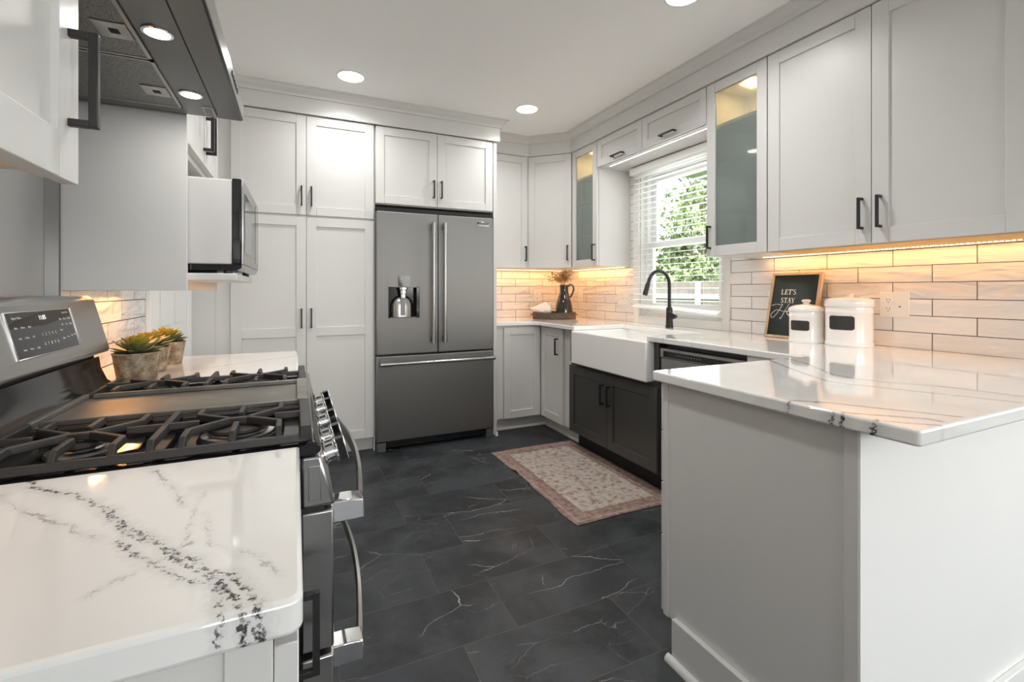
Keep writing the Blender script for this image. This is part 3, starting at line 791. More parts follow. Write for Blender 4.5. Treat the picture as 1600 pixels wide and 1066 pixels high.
# --- left wall: microwave cabinet
MY0, MY1 = 1.652, 2.262
t = thing('microwave_cabinet', 'light grey wall cabinet with an open niche holding the microwave', 'cabinet', (-.44, 1.95, 1.18))
th = .019
mk('side_panel', B(-.572, -.292, MY0, MY0 + th, 1.18, UZ1), 'paint', t, bevel=.001)
mk('side_panel', B(-.572, -.292, MY1 - th, MY1, 1.18, UZ1), 'paint', t, bevel=.001)
mk('face_stile', B(-.317, -.2915, MY0 - .0006, MY0 - .0001, 1.18, UZ1), 'paint', t)
mk('back_panel', B(XL + .007, -.572, MY0, MY1, 1.18, UZ1), 'paint', t)
mk('upper_box', B(-.572, -.312, MY0 + th, MY1 - th, 1.600, UZ1), 'paint', t)
mk('shelf', B(-.572, -.166, MY0 + th + .001, MY1 - th - .001, 1.212, 1.233), 'paint', t, bevel=.002)
f = FL(-.3118, MY0)
for a0, a1, ha in ((.003, .3035, .279), (.3065, .607, .331)):
    d = shaker(t, f, a0, a1, 1.622, 2.388); pull(d, f, ha, 1.735)

# ------------------------------------------------------------------ base cabinets
t = thing('corner_base_cabinet', 'light grey corner base cabinet with two shaker doors by the refrigerator', 'cabinet', (2.0, 3.8, 0))
mk('body', prism(BM(), [(1.494, YB - .01), (1.494, 3.572), (1.936, 3.572), (1.936, 3.045), (XW - .01, 3.045), (XW - .01, YB - .01)], 2, .105, ZT - TH - .001), 'paint', t)
mk('toe_kick', prism(BM(), [(1.494, YB - .01), (1.494, 3.625), (2.0, 3.625), (2.0, 3.03), (XW - .01, 3.03), (XW - .01, YB - .01)], 2, 0, .105), 'paint', t)
mk('shoe_moulding', sweep(BM(), [(1.494, 3.625), (2.0, 3.625), (2.0, 3.03)], [(0, 0), (.014, 0), (.013, .010), (.008, .016), (0, .018)]), 'paint', t)
f = FY(3.571); d = shaker(t, f, 1.572, 1.912, .108, .868)
f = FX(1.935, 3.545); d = shaker(t, f, .005, .362, .108, .868); pull(d, f, .285, .725)

# sink cabinet (charcoal)
SY0, SY1 = 2.083, 3.032
t = thing('sink_cabinet', 'charcoal black two door base cabinet under the white farmhouse sink', 'cabinet', (2.2, 2.55, 0))
carcass(t, 1.902, XW - .02, SY0, SY1 + .004, .12, .640, 'charcoal')
mk('side_post', B(1.895, XW - .02, 2.946, SY1 + .004, .640, ZT - TH - .001), 'charcoal', t, bevel=.001)
mk('side_post', B(1.895, XW - .02, SY0, 2.122, .640, ZT - TH - .001), 'charcoal', t, bevel=.001)
mk('toe_kick', B(1.965, XW - .02, SY0, 3.028, 0, .12), 'gap', t)
f = FX(1.9, SY1)
d = shaker(t, f, .002, .4715, .124, .618, 'charcoal'); pull(d, f, .432, .478)
d = shaker(t, f, .4745, .947, .124, .618, 'charcoal'); pull(d, f, .505, .478)

# peninsula cabinet
t = thing('peninsula_cabinet', 'light grey peninsula base cabinet with plain end panel facing the range', 'cabinet', (1.5, .9, 0))
mk('body', B(1.122, 1.86, .603, 1.186, .115, ZT - TH - .001), 'paint', t)
mk('end_panel', prism(BM(), [(.6015, 0), (1.130, 0), (1.130, .116), (1.189, .116), (1.189, ZT - TH - .001), (.6015, ZT - TH - .001)], 0, 1.1035, 1.1215), 'paint', t, bevel=.001, seg=1)
mk('corner_stile', B(1.0985, 1.1035, .6015, .628, .135, ZT - TH - .001), 'paint', t, bevel=.001)
mk('corner_stile', B(1.1005, 1.1035, 1.168, 1.189, .116, ZT - TH - .001), 'paint', t)
mk('toe_kick', B(1.1225, 1.86, .603, 1.128, 0, .115), 'paint', t)
mk('baseboard', B(1.086, 1.1034, .6015, 1.137, 0, .134), 'paint', t, bevel=.0015)
mk('shoe_moulding', prism(BM(), [(1.0858, 0), (1.068, 0), (1.069, .008), (1.073, .014), (1.079, .018), (1.0858, .019)], 1, .6015, 1.150), 'paint', t, smooth=True)
f = Fr((1.86, 1.187, 0), (-1, 0, 0), (0, 1, 0))
for z0, z1 in ((.118, .369), (.373, .543), (.547, .714), (.718, .868)):
    d = mk('drawer', f.box(BM(), .004, .752, 0, .02, z0, z1), 'paint', t, bevel=.002); pull(d, f, .38, (z0 + z1) / 2 + .03, vertical=False, L=.16)

# left near / far base cabinets
def left_base(y0, y1, label, handle):
    t = thing('base_cabinet', label, 'cabinet', (-.3, (y0 + y1) / 2, 0), 'base cabinets beside the range')
    carcass(t, XL + .003, -.022, y0 + .012, y1, .105, ZT - TH - .001)
    mk('toe_kick', B(XL + .003, -.09, y0 + .012, y1, 0, .105), 'paint', t)
    mk('end_panel', B(XL + .003, -.0215, y0, y0 + .012, 0, ZT - TH - .001), 'paint', t, bevel=.001)
    mk('face_stile', B(-.055, -.018, y0 - .003, y0 + .0005, 0.0, ZT - TH - .001), 'paint', t, bevel=.001)
    f = FL(-.0175, y0 - .002)
    L = y1 - y0
    d = shaker(t, f, 0, L - .004, .108, .868); pull(d, f, L - .055, .628 if handle else .74)
    return t
left_base(.462, .876, 'light grey base cabinet under the nearest veined counter', True)
left_base(1.646, 2.246, 'light grey base cabinet under the counter with the potted succulents', False)

# ------------------------------------------------------------------ countertops
def slab(name, poly, mat, label, org, z0=ZT - TH, z1=ZT):
    o = solo(name, prism(BM(), poly, 2, z0, z1), mat, label, 'countertop', org, bevel=.005, seg=3, angle=50); return o
def rc(cx, cy, r, a0, a1, n=5): return [(cx + r * math.cos(R(a0 + (a1 - a0) * i / n)), cy + r * math.sin(R(a0 + (a1 - a0) * i / n))) for i in range(n + 1)]
slab('countertop', [(XL + .001, .445)] + rc(-.006, .457, .012, -90, 0) + [(.006, .8785), (XL + .001, .8785)], 'quartz_near', 'white quartz counter slab with bold dark veins, nearest the camera', (-.3, .66, ZT - TH))
slab('countertop', [(XL + .007, 1.645), (.008, 1.645)] + rc(-.004, 2.25, .012, 0, 90) + [(XL + .007, 2.262)], 'quartz_far', 'white quartz counter slab holding the three potted succulents', (-.3, 1.95, ZT - TH))
poly = [(1.494, YB - .006), (1.494, 3.530)] + rc(1.775, 3.450, .08, 90, 0, 6) + [(1.855, 2.925), (2.30, 2.925), (2.30, 2.142), (1.855, 2.142)] \
     + [(1.855, 1.212)] + rc(1.082, 1.200, .012, 90, 180, 4) + rc(1.082, .489, .012, 180, 270, 4) + [(XW - .006, .477), (XW - .006, YB - .006)]
slab('countertop', poly, 'quartz_right', 'long white quartz counter running from the corner past the sink onto the peninsula', (2.2, 2, ZT - TH))

# ------------------------------------------------------------------ sink and faucet
t = thing('farmhouse_sink', 'white fireclay farmhouse sink with a deep apron front', 'sink', (2.08, 2.53, .645))
b = BM()
x0, x1, y0, y1, z0, z1 = 1.838, 2.36, 2.127, 2.940, .645, ZT - TH - .001
o_ = [b.verts.new(p) for p in ((x0, y0, z0), (x1, y0, z0), (x1, y1, z0), (x0, y1, z0))]
oT = [b.verts.new(p) for p in ((x0, y0, z1), (x1, y0, z1), (x1, y1, z1), (x0, y1, z1))]
w_ = .024
iT = [b.verts.new(p) for p in ((x0 + w_, y0 + w_, z1), (x1 - w_, y0 + w_, z1), (x1 - w_, y1 - w_, z1), (x0 + w_, y1 - w_, z1))]
iB = [b.verts.new(p) for p in ((x0 + w_ + .01, y0 + w_ + .01, z0 + .03), (x1 - w_ - .01, y0 + w_ + .01, z0 + .03), (x1 - w_ - .01, y1 - w_ - .01, z0 + .03), (x0 + w_ + .01, y1 - w_ - .01, z0 + .03))]
b.faces.new(o_[::-1]); b.faces.new(iB)
for i in range(4):
    j = (i + 1) % 4
    b.faces.new((o_[i], o_[j], oT[j], oT[i])); b.faces.new((oT[i], oT[j], iT[j], iT[i])); b.faces.new((iT[i], iT[j], iB[j], iB[i]))
mk('basin', b, 'porcelain', t, bevel=.009, seg=4)
mk('drain', lathe(BM(), [(0, 0), (.04, 0), (.045, .003), (.03, .004), (0, .002)], (2.1, 2.53, .6752), 24), 'chrome', t)
t = thing('faucet', 'matte black gooseneck pull down faucet behind the sink', 'faucet', (2.41, 2.543, ZT))
fx, fy = 2.41, 2.543
mk('base', lathe(BM(), [(0, 0), (.028, 0), (.028, .006), (.0255, .012), (.0225, .10), (.0225, .135), (.019, .145), (0, .145)], (fx, fy, ZT), 28), 'black', t, smooth=True)
pts = [(fx, fy, ZT + .14), (fx, fy, ZT + .30)]
rr = .095
for i in range(0, 13): a = math.pi * i / 12 * .93; pts.append((fx - rr + rr * math.cos(a), fy, ZT + .305 + rr * math.sin(a)))
ex = Vector(pts[-1]); dr = (Vector(pts[-1]) - Vector(pts[-2])).normalized(); pts.append(tuple(ex + dr * .01))
mk('spout', tube(BM(), pts, .0125, 16), 'black', t, smooth=True)
e = ex + dr * .008
mk('spray_head', tube(BM(), [e, e + dr * .012, e + dr * .085, e + dr * .092], [.0135, .0165, .0175, .0165], 20), 'black', t, smooth=True)
mk('handle', tube(BM(), [(fx, fy - .015, ZT + .075), (fx, fy - .045, ZT + .078), (fx + .004, fy - .062, ZT + .085)], [.0145, .0145, .0125], 16), 'black', t, smooth=True)
mk('lever', tube(BM(), [(fx - .002, fy - .052, ZT + .090), (fx - .045, fy - .040, ZT + .115)], [.006, .0045], 10), 'black', t, smooth=True)

# ------------------------------------------------------------------ dishwasher
t = thing('dishwasher', 'stainless dishwasher with a dark control strip under the counter by the peninsula', 'dishwasher', (2.2, 1.78, 0))
mk('body', B(1.945, XW - .03, 1.485, 2.076, .10, .872), 'grey_plastic', t)
mk('door', B(1.905, 1.944, 1.483, 2.078, .115, .795), 'steel_y', t, bevel=.004)
mk('control_strip', B(1.899, 1.944, 1.483, 2.078, .797, .852), 'steel_y', t, bevel=.003)
cs = mk('control_glass', B(1.897, 1.8995, 1.50, 2.05, .803, .836), 'black_glass', t)
b = BM()
for i in range(9): box(b, 1.8964, 1.8971, 1.78 + i * .02, 1.786 + i * .02, .820, .8225)
mk('button_marks', b, 'print', cs)
mk('toe_panel', B(1.965, 1.985, 1.485, 2.076, 0, .10), 'gap', t)
t2 = thing('base_filler', 'light grey filler panel joining peninsula and dishwasher under the counter', 'panel', (1.95, 1.35, 0))
mk('panel', B(1.865, 1.985, 1.214, 1.480, .0, ZT - TH - .001), 'paint', t2)

# ------------------------------------------------------------------ refrigerator
t = thing('refrigerator', 'stainless steel french door refrigerator with bottom freezer drawer', 'refrigerator', (.985, 3.75, 0))
mk('body', B(.540, 1.440, 3.545, YB - .03, .06, 1.765), 'grey_plastic', t, bevel=.003)
mk('hinge_cover', B(.535, 1.445, 3.50, 3.60, 1.766, 1.79), 'gap', t)
yf, yd = 3.470, 3.540
# dispenser door: built around the recess
dx0, dx1, dz0, dz1 = .612, .843, .975, 1.205
b = BM()
def slabhole(b, X0, X1, Z0, Z1, hx0, hx1, hz0, hz1, y0, y1):
    xs, zs = (X0, hx0, hx1, X1), (Z0, hz0, hz1, Z1); V = {}
    for i, x in enumerate(xs):
        for j, z in enumerate(zs):
            for k, y in enumerate((y0, y1)): V[i, j, k] = b.verts.new((x, y, z))
    for i in range(3):
        for j in range(3):
            if (i, j) == (1, 1): continue
            for k in (0, 1): b.faces.new([V[i, j, k], V[i + 1, j, k], V[i + 1, j + 1, k], V[i, j + 1, k]])
    for i in range(3):
        for j in (0, 3): b.faces.new([V[i, j, 0], V[i + 1, j, 0], V[i + 1, j, 1], V[i, j, 1]])
        for j_ in (0, 3): b.faces.new([V[j_, i, 0], V[j_, i + 1, 0], V[j_, i + 1, 1], V[j_, i, 1]])
    for a, c in (((1, 1), (2, 1)), ((2, 1), (2, 2)), ((2, 2), (1, 2)), ((1, 2), (1, 1))):
        b.faces.new([V[(*a, 0)], V[(*c, 0)], V[(*c, 1)], V[(*a, 1)]])
slabhole(b, .530, .983, .708, 1.757, dx0, dx1, dz0, dz1, yf, yd)
dl = mk('door', b, 'steel', t, bevel=.006, seg=3)
f = FY(yf)
b = BM(); rectframe_ = [(dx0 - .008, dx0, dz0 - .006, 1.297), (dx1, dx1 + .008, dz0 - .006, 1.297), (dx0, dx1, dz0 - .008, dz0), (dx0, dx1, 1.289, 1.297)]
for a0, a1, c0, c1 in rectframe_: f.box(b, a0, a1, -.001, .0025, c0, c1)
mk('dispenser_frame', b, 'steel', dl)
mk('dispenser_header', f.box(BM(), dx0, dx1, -.001, .0035, dz1, 1.289), 'steel', dl)
dp = mk('dispenser_display', f.box(BM(), .684, .772, .003, .0048, dz1 + .002, 1.287), 'black_glass', dl)
b = BM()
for a, c, wd in ((.695, 1.262, .02), (.742, 1.268, .018), (.695, 1.243, .012), (.744, 1.224, .016), (.72, 1.25, .01)): f.box(b, a, a + wd, .0047, .0052, c, c + .003)
mk('display_marks', b, 'print', dp)
b = BM(); box(b, dx0 - .002, dx0 + .012, yf + .002, yd - .004, dz0, dz1); box(b, dx1 - .022, dx1 + .002, yf + .002, yd - .004, dz0, dz1); box(b, dx0, dx1, yd - .012, yd - .002, dz0, dz1); box(b, dx0, dx1, yf + .002, yd - .01, dz1 - .004, dz1 + .002)
mk('dispenser_recess', b, 'black_gloss', dl)
# bell shaped steel housing inside the recess
b = BM(); cxm = .722
lathe(b, [(.088, 0), (.088, .085), (.082, .112), (.070, .135), (.052, .152), (.034, .162), (0, .166)], (0, 0, 0), 40)
bmesh.ops.scale(b, vec=(1, .46, 1), verts=b.verts[:])
bmesh.ops.bisect_plane(b, geom=b.verts[:] + b.edges[:] + b.faces[:], plane_co=(0, 0, 0), plane_no=(0, 1, 0), clear_outer=True)
bmesh.ops.translate(b, vec=(cxm, yd - .012, dz0 + .0005), verts=b.verts[:])
mk('dispenser_plate', b, 'steel_bar', dl, smooth=True, label='polished steel bell shaped back')
b = BM(); lathe(b, [(0, .075), (.034, .075), (.034, .060), (.026, .055), (.026, .030), (.022, .026), (.022, 0), (0, 0)], (.722, yf + .016, dz0 + .150), 24)
mk('dispenser_nozzle', b, 'chrome', dl, smooth=True)
mk('dispenser_lever', B(.705, .738, yf + .010, yf + .016, dz0 + .02, dz0 + .15), 'steel', dl, bevel=.002)
mk('drip_tray', B(dx0 + .012, dx1 - .022, yf + .004, yd - .024, dz0, dz0 + .006), 'grey_plastic', dl)
dr_ = mk('door', B(.988, 1.441, yf, yd, .708, 1.757), 'steel', t, bevel=.006, seg=3)
def bar_handle(parent, p0, p1, y):
    d = (Vector(p1) - Vector(p0)).normalized(); p0, p1 = Vector(p0), Vector(p1)
    h = mk('handle', tube(BM(), [p0 + d * .085, p1 - d * .085], .0125, 20), 'steel_bar', parent, smooth=True, label='round steel bar handle')
    for a, s in ((p0, 1), (p1, -1)):
        b = BM(); tube(b, [a, a + d * .086 * s], .0155, 20)
        m = a + d * .03 * s; q = .018 if abs(d.z) > .5 else .011
        box(b, m.x - .011, m.x + .011, m.y, y + .001, m.z - q, m.z + q)
        mk('handle_mount', b, 'steel_bar', h, smooth=True)
bar_handle(dl, (.9385, yf - .052, .785), (.9385, yf - .052, 1.690), yf)
bar_handle(dr_, (1.0265, yf - .052, .785), (1.0265, yf - .052, 1.690), yf)
f = FY(yf)
bd = mk('badge', f.box(BM(), 1.300, 1.402, 0, .004, 1.686, 1.722), 'chrome', dr_, bevel=.001)
mk('badge_plate', f.box(BM(), 1.303, 1.399, .0038, .0046, 1.703, 1.720), 'black_gloss', bd)
b = BM()
for i in range(10): f.box(b, 1.312 + i * .0082, 1.312 + i * .0082 + .0052, .0045, .005, 1.709, 1.7145)
mk('badge_lettering', b, 'print', bd)
dz = mk('freezer_drawer', B(.530, 1.441, yf, yd, .074, .697), 'steel', t, bevel=.006, seg=3)
bar_handle(dz, (.548, yf - .055, .646), (1.434, yf - .055, .646), yf)
b = BM(); box(b, .600, 1.375, 3.515, 3.53, .018, .062)
for i in range(5): box(b, .61, 1.365, 3.508, 3.516, .022 + i * .008, .026 + i * .008)
mk('base_grille', b, 'gap', t)
for x in (.535, 1.385): mk('foot', B(x, x + .062, 3.478, 3.56, 0.0, .066), 'grey_plastic', t, bevel=.004)
# small white door stop bumper on the floor beside the fridge
b = lathe(BM(), [(0, 0), (.012, 0), (.013, .006), (.009, .014), (.011, .022), (.010, .030), (.004, .034), (0, .034)], (1.478, 3.49, 0), 18)
solo('door_stop', b, 'plate', 'small white door stop on the floor at the foot of the refrigerator panel', 'door stop', (1.478, 3.49, 0), smooth=True)

# ------------------------------------------------------------------ range
RY0, RY1 = .884, 1.640; RC = (RY0 + RY1) / 2
t = thing('gas_range', 'stainless double oven gas range with black cooktop and cast iron grates', 'range', (-.25, RC, 0))
mk('body', B(-.575, .008, RY0 + .001, RY1 - .001, .05, .892), 'black_gloss', t, bevel=.002)
mk('kick_panel', B(-.5, .0, RY0 + .01, RY1 - .01, 0, .05), 'gap', t)
mk('cooktop', prism(BM(), [(-.575, .893), (.030, .893), (.040, .900), (.040, .911), (.032, .918), (.020, .918), (.012, .912), (-.455, .912), (-.465, .922), (-.575, .922)], 1, RY0 - .002, RY1 + .002), 'black_gloss', t, bevel=.003)
b = prism(BM(), [(.0085, .892), (.040, .892), (.064, .802), (.0085, .802)], 1, RY0, RY1)
cp = mk('control_panel', b, 'steel_y', t, bevel=.005)
mk('side_rib', B(.020, .040, RY0 - .002, RY0 + .001, .815, .875), 'steel_y', cp, bevel=.001)
kn = Vector((.968, 0, .250)).normalized()
def knob(y):
    c = Vector((.0525, y, .850))
    k = mk('knob', lathe(BM(), [(0, 0), (.0235, 0), (.0235, .003), (.019, .005), (.019, .019), (.0225, .021), (.0235, .0225), (.0235, .0255), (.0225, .0265), (0, .0265)], c, 32, kn), 'chrome', t, smooth=True, label='chrome burner knob')
    fr = Fr(c, (0, 1, 0), kn, Vector((0, 1, 0)).cross(kn) * -1)
    mk('knob_grip', fr.box(BM(), -.0105, .0105, .026, .0405, -.0225, .0225), 'black_gloss', k, bevel=.001)
    mk('knob_edge', fr.box(BM(), -.0115, .0115, .0405, .043, -.0235, .0235), 'chrome', k, bevel=.001)
    mk('knob_skirt', lathe(BM(), [(0, -.004), (.017, -.004), (.017, .001), (0, .001)], c, 20, kn), 'black_gloss', k)
for y in (1.020, 1.125, RC, 1.400, 1.500): knob(y)
def oven_door(z0, z1, hz, nm):
    d = mk('oven_door', B(.0085, .062, RY0 + .003, RY1 - .003, z0, z1), 'steel_y', t, bevel=.004)
    mk('oven_window', B(.0615, .0635, RY0 + .10, RY1 - .10, z0 + .06, z1 - .075), 'black_glass', d)
    ys = [RY0 + .045 + (RY1 - RY0 - .09) * i / 24 for i in range(25)]
    b = BM(); bow = lambda s: .108 + .026 * math.sin(math.pi * s)
    rings = []
    for i, y in enumerate(ys):
        s = i / 24; xo = bow(s)
        rings.append([b.verts.new((xo, y, hz - .016)), b.verts.new((xo + .007, y, hz - .013)), b.verts.new((xo + .009, y, hz)), b.verts.new((xo + .007, y, hz + .013)), b.verts.new((xo, y, hz + .016)), b.verts.new((xo - .004, y, hz))])
    for p, q in zip(rings[:-1], rings[1:]):
        for k in range(6): b.faces.new((p[k], p[(k + 1) % 6], q[(k + 1) % 6], q[k]))
    b.faces.new(rings[0][::-1]); b.faces.new(rings[-1])
    h = mk('handle', b, 'steel_y', d, smooth=True, label='bowed steel bar handle')
    for y in (ys[0], ys[-1]):
        y0 = y - .012 if y == ys[0] else y - .030
        b = prism(BM(), [(.061, hz - .019), (.061, hz + .020), (.092, hz + .020), (.116, hz + .017), (.118, hz - .019)], 1, y0, y0 + .042)
        mk('handle_mount', b, 'chrome', h, bevel=.002, label='polished end bracket')
oven_door(.548, .793, .772, 'upper'); oven_door(.075, .536, .505, 'lower')
mk('vent_gap', B(.009, .046, RY0 + .004, RY1 - .004, .793, .802), 'gap', t)
# backguard
rs = mk('riser', prism(BM(), [(-.590, .9225), (-.455, .9225), (-.472, .936), (-.486, .970), (-.490, 1.000), (-.590, 1.000)], 1, RY0, RY1 - .0), 'black_gloss', t, smooth=True, angle=50)
mk('riser_gap', B(-.590, -.500, RY0 + .004, RY1 - .004, 1.000, 1.016), 'gap', t)
A, Bq = Vector((-.500, 0, 1.158)), Vector((-.466, 0, 1.016))
con = mk('console', prism(BM(), [(-.590, 1.166), (-.512, 1.166), (-.500, 1.156), (-.466, 1.020), (-.470, 1.013), (-.590, 1.013)], 1, RY0 - .0, RY1), 'steel_y', t, bevel=.010, seg=4, angle=25)
dn = (A - Bq).normalized(); nn = Vector((0, 1, 0)).cross(dn) * 1; nn = nn if nn.x > 0 else -nn
f = Fr(A + nn * .0002, (0, 1, 0), nn, dn)     # a = world y, c = distance below the top (negative)
T = (A - Bq).length
DA = lambda a: 1.186 + (a - 1.062) * .275 / .399
dsp = mk('display', f.box(BM(), 1.186, 1.461, -.002, .0012, -T * .765, -T * .155), 'black_glass', con)
b = BM(); z0, z1 = -T * .785, -T * .135
f.box(b, 1.1815, 1.1855, -.001, .003, z0, z1); f.box(b, 1.4615, 1.469, -.001, .003, z0, z1); f.box(b, 1.1855, 1.4615, -.001, .003, z0, -T * .766); f.box(b, 1.1855, 1.4615, -.001, .003, -T * .154, z1)
mk('display_bezel', b, 'bezel', con, bevel=.001, seg=1)
fd = Fr(A + nn * .0014, (0, 1, 0), nn, dn)
text_mesh('clock_digits', '11:05', .014, fd, DA(1.262), -T * .245, 'digits', dsp, .0002)
for i, s in enumerate('12345'): text_mesh('key_number', s, .0095, fd, DA(1.232 + .0215 * i), -T * .49, 'print', dsp, .0002)
for i, s in enumerate('67890'): text_mesh('key_number', s, .0095, fd, DA(1.232 + .0215 * i), -T * .63, 'print', dsp, .0002)
text_mesh('key_word', 'Upper Oven', .0068, fd, DA(1.115), -T * .22, 'print', dsp, .0002); text_mesh('key_word', 'Lower Oven', .0058, fd, DA(1.42), -T * .20, 'print', dsp, .0002)
for a, c, s in ((1.098, .355, 'Bake'), (1.135, .355, 'Warm'), (1.172, .355, 'Broil'), (1.375, .30, 'Bake'), (1.407, .30, 'Warm'), (1.439, .30, 'Broil'), (1.105, .50, 'Bake'), (1.142, .50, 'Warm'), (1.178, .50, 'Off'), (1.362, .47, 'Start'), (1.378, .39, 'Off'), (1.41, .39, 'Set'), (1.44, .39, 'Clock'), (1.112, .66, 'Timer'), (1.148, .66, 'Timer'), (1.187, .66, 'Light'), (1.362, .60, 'Cook'), (1.395, .59, 'Time'), (1.424, .58, 'Set'), (1.447, .57, 'Lock')):
    text_mesh('key_word', s, .0058, fd, DA(a), -T * c, 'print', dsp, .0002)
# grates
GZ = .944
GX0, GX1 = -.445, .026
def grate(y0, y1):
    yc = (y0 + y1) / 2
    b = BM(); lowz = .928
    for y in (y0 + .006, y1 - .006): bar(b, [(GX0, y, lowz), (GX1, y, lowz)], .013, .013)
    bar(b, [(GX1 - .010, y0, GZ - .001), (GX1 - .010, y1, GZ - .001)], .022, .030, .8); bar(b, [(GX0 + .007, y0, GZ - .004), (GX0 + .007, y1, GZ - .004)], .014, .026, .8)
    xm = (GX0 + GX1) / 2
    def finger(pts):   # begins on a rail
        p0 = pts[0]; s = 1 if pts[1][1] > p0[1] else -1
        full = [(p0[0], p0[1], lowz - .002), (p0[0], p0[1] + s * .012, GZ)] + [(x, y, GZ) for x, y in pts[1:]]
        bar(b, full, .0125, .013)
    fin = lambda x0, x1, y: bar(b, [(x0, y, GZ), (x1, y, GZ)], .0115, .012)
    bar(b, [(xm, y0 + .004, lowz - .002), (xm, y0 + .016, GZ), (xm, y1 - .016, GZ), (xm, y1 - .004, lowz - .002)], .0135, .014)
    for xc in (xm - .118, xm + .112):
        for s in (-1, 1):
            xo = xc + s * .070
            for ya, q in ((y0 + .004, 1), (y1 - .004, -1)):
                finger([(xo, ya), (xo, yc - q * .052), (xc + s * .016, yc - q * .002)])
        for ya, q in ((y0 + .004, 1), (y1 - .004, -1)): finger([(xc, ya), (xc, yc - q * .034)])
        box(b, xc - .022, xc + .022, yc - .007, yc + .007, GZ - .013, GZ - .001)
    fin(xm - .118 + .062, xm + .112 - .062, yc); fin(xm + .112 + .060, GX1 - .014, yc); fin(GX0 + .008, xm - .118 - .060, yc)
    for x in (GX0 + .01, xm, GX1 - .012):
        for y in (y0 + .006, y1 - .006): box(b, x - .007, x + .007, y - .006, y + .006, .9125, lowz - .010)
    mk('grate', b, 'iron', t, bevel=.0016, seg=2, label='black cast iron grate')
    for xc, rad in ((xm - .118, .034), (xm + .112, .050)):
        bn = mk('burner', lathe(BM(), [(0, 0), (rad + .012, 0), (rad + .010, .004), (rad, .006), (rad - .003, .010), (0, .010)], (xc, yc, .9122), 30), 'steel_dark', t, smooth=True)
        mk('burner_cap', lathe(BM(), [(0, .010), (rad - .001, .010), (rad, .012), (rad - .002, .016), (rad * .6, .0165), (0, .0165)], (xc, yc, .9122), 30), 'iron', bn, smooth=True)
grate(.900, 1.128); grate(1.398, 1.624)
b = BM()
gy0, gy1 = 1.132, 1.394
bm_o = [(GX0, gy0), (GX1, gy0), (GX1, gy1), (GX0, gy1)]
box(b, GX0, GX1, gy0, gy1, .918, .930)
for y0, y1 in ((gy0, gy0 + .010), (gy1 - .010, gy1)): box(b, GX0 + .02, GX1 - .02, y0, y1, .930, .941)
box(b, GX0, GX0 + .012, gy0, gy1, .930, .941); box(b, GX1 - .024, GX1, gy0, gy1, .930, .943)
for x in (GX0 + .03, GX1 - .05):
    for y in (gy0 + .03, gy1 - .03): box(b, x - .01, x + .01, y - .01, y + .01, .9125, .918)
mk('griddle', b, 'griddle', t, bevel=.002, label='worn cast griddle plate')

# stainless backsplash sheet behind the range
solo('backsplash_panel', B(XL + .001, XL + .006, .886, 1.695, ZT + .02, 1.70), 'steel_back', 'brushed stainless backsplash sheet on the wall behind the range', 'backsplash', (XL, 1.29, ZT))
mk_t = solo('backsplash_edge_trim', B(XL + .0065, -.574, 1.640, 1.6515, 1.02, 1.68), 'steel_dark', 'thin dark metal edge strip where backsplash meets the microwave cabinet', 'trim strip', (XL, 1.65, 1.02))

# ------------------------------------------------------------------ range hood
t = thing('range_hood', 'slim stainless range hood with two lit lamps over the cooktop', 'range hood', (-.38, RC, 1.69))
HZ = 1.696; hx0, hx1 = XL + .007, -.150
mk('canopy', prism(BM(), [(hx0, HZ), (hx1, HZ), (hx1 + .004, HZ + .004), (hx1 + .004, HZ + .052), (hx1 - .03, HZ + .060), (-.31, HZ + .155), (hx0, HZ + .155)], 1, RY0 + .002, RY1 - .002), 'steel_dark', t, bevel=.0015, seg=1)
mk('front_lip', B(hx1 + .0035, hx1 + .0055, RY0 + .004, RY1 - .004, HZ + .003, HZ + .050), 'steel_y', t)
b = BM()
for i in range(5): box(b, hx1 + .0053, hx1 + .0075, 1.345 + i * .028, 1.358 + i * .028, HZ + .020, HZ + .032)
mk('control_buttons', b, 'black_gloss', t)
for y0, y1 in ((.948, 1.276), (1.282, 1.578)):
    fm = mk('grease_filter', B(hx0 + .012, -.288, y0, y1, HZ - .003, HZ - .0004), 'filter', t)
    b = BM()
    for q in ((hx0 + .012, -.288, y0, y0 + .006), (hx0 + .012, -.288, y1 - .006, y1), (-.295, -.288, y0, y1)): box(b, *q, HZ - .0045, HZ - .0025)
    mk('filter_rim', b, 'steel_back', fm)
    yl = 1.160 if y0 < 1.2 else 1.470
    b = BM(); box(b, -.352, -.298, yl - .032, yl + .032, HZ - .0055, HZ - .003)
    lt = mk('filter_latch', b, 'steel_back', fm, bevel=.001)
    mk('latch_slot', B(-.331, -.315, yl - .010, yl + .010, HZ - .0060, HZ - .0054), 'gap', lt)
mk('seam_groove', B(-.210, -.2075, RY0 + .04, RY1 - .03, HZ - .0008, HZ + .001), 'gap', t)
for y in (1.141, 1.466):
    rg_ = mk('lamp_ring', lathe(BM(), [(.027, 0), (.027, -.003), (.0218, -.004), (.0218, 0)], (-.250, y, HZ), 30, loop=True), 'chrome', t, smooth=True)
    mk('lamp_lens', lathe(BM(), [(0, -.003), (.0215, -.003), (.0215, -.0005), (0, -.0005)], (-.250, y, HZ), 30), 'lit_lens', rg_, label='lit lamp lens')
    lamp('hood_lamp_light', 'AREA', (-.250, y, HZ - .006), (0, 0, 0), .35, (1, .97, .93), .06)
b = BM()
box(b, -.238, -.214, 1.552, 1.615, HZ - .003, HZ - .0004)
lbl = mk('rating_plate', b, 'plate', t)
b = BM()
for i in range(6): box(b, -.236, -.216, 1.556 + i * .010, 1.560 + i * .010, HZ - .0034, HZ - .0029)
mk('plate_lines', b, 'slot', lbl)

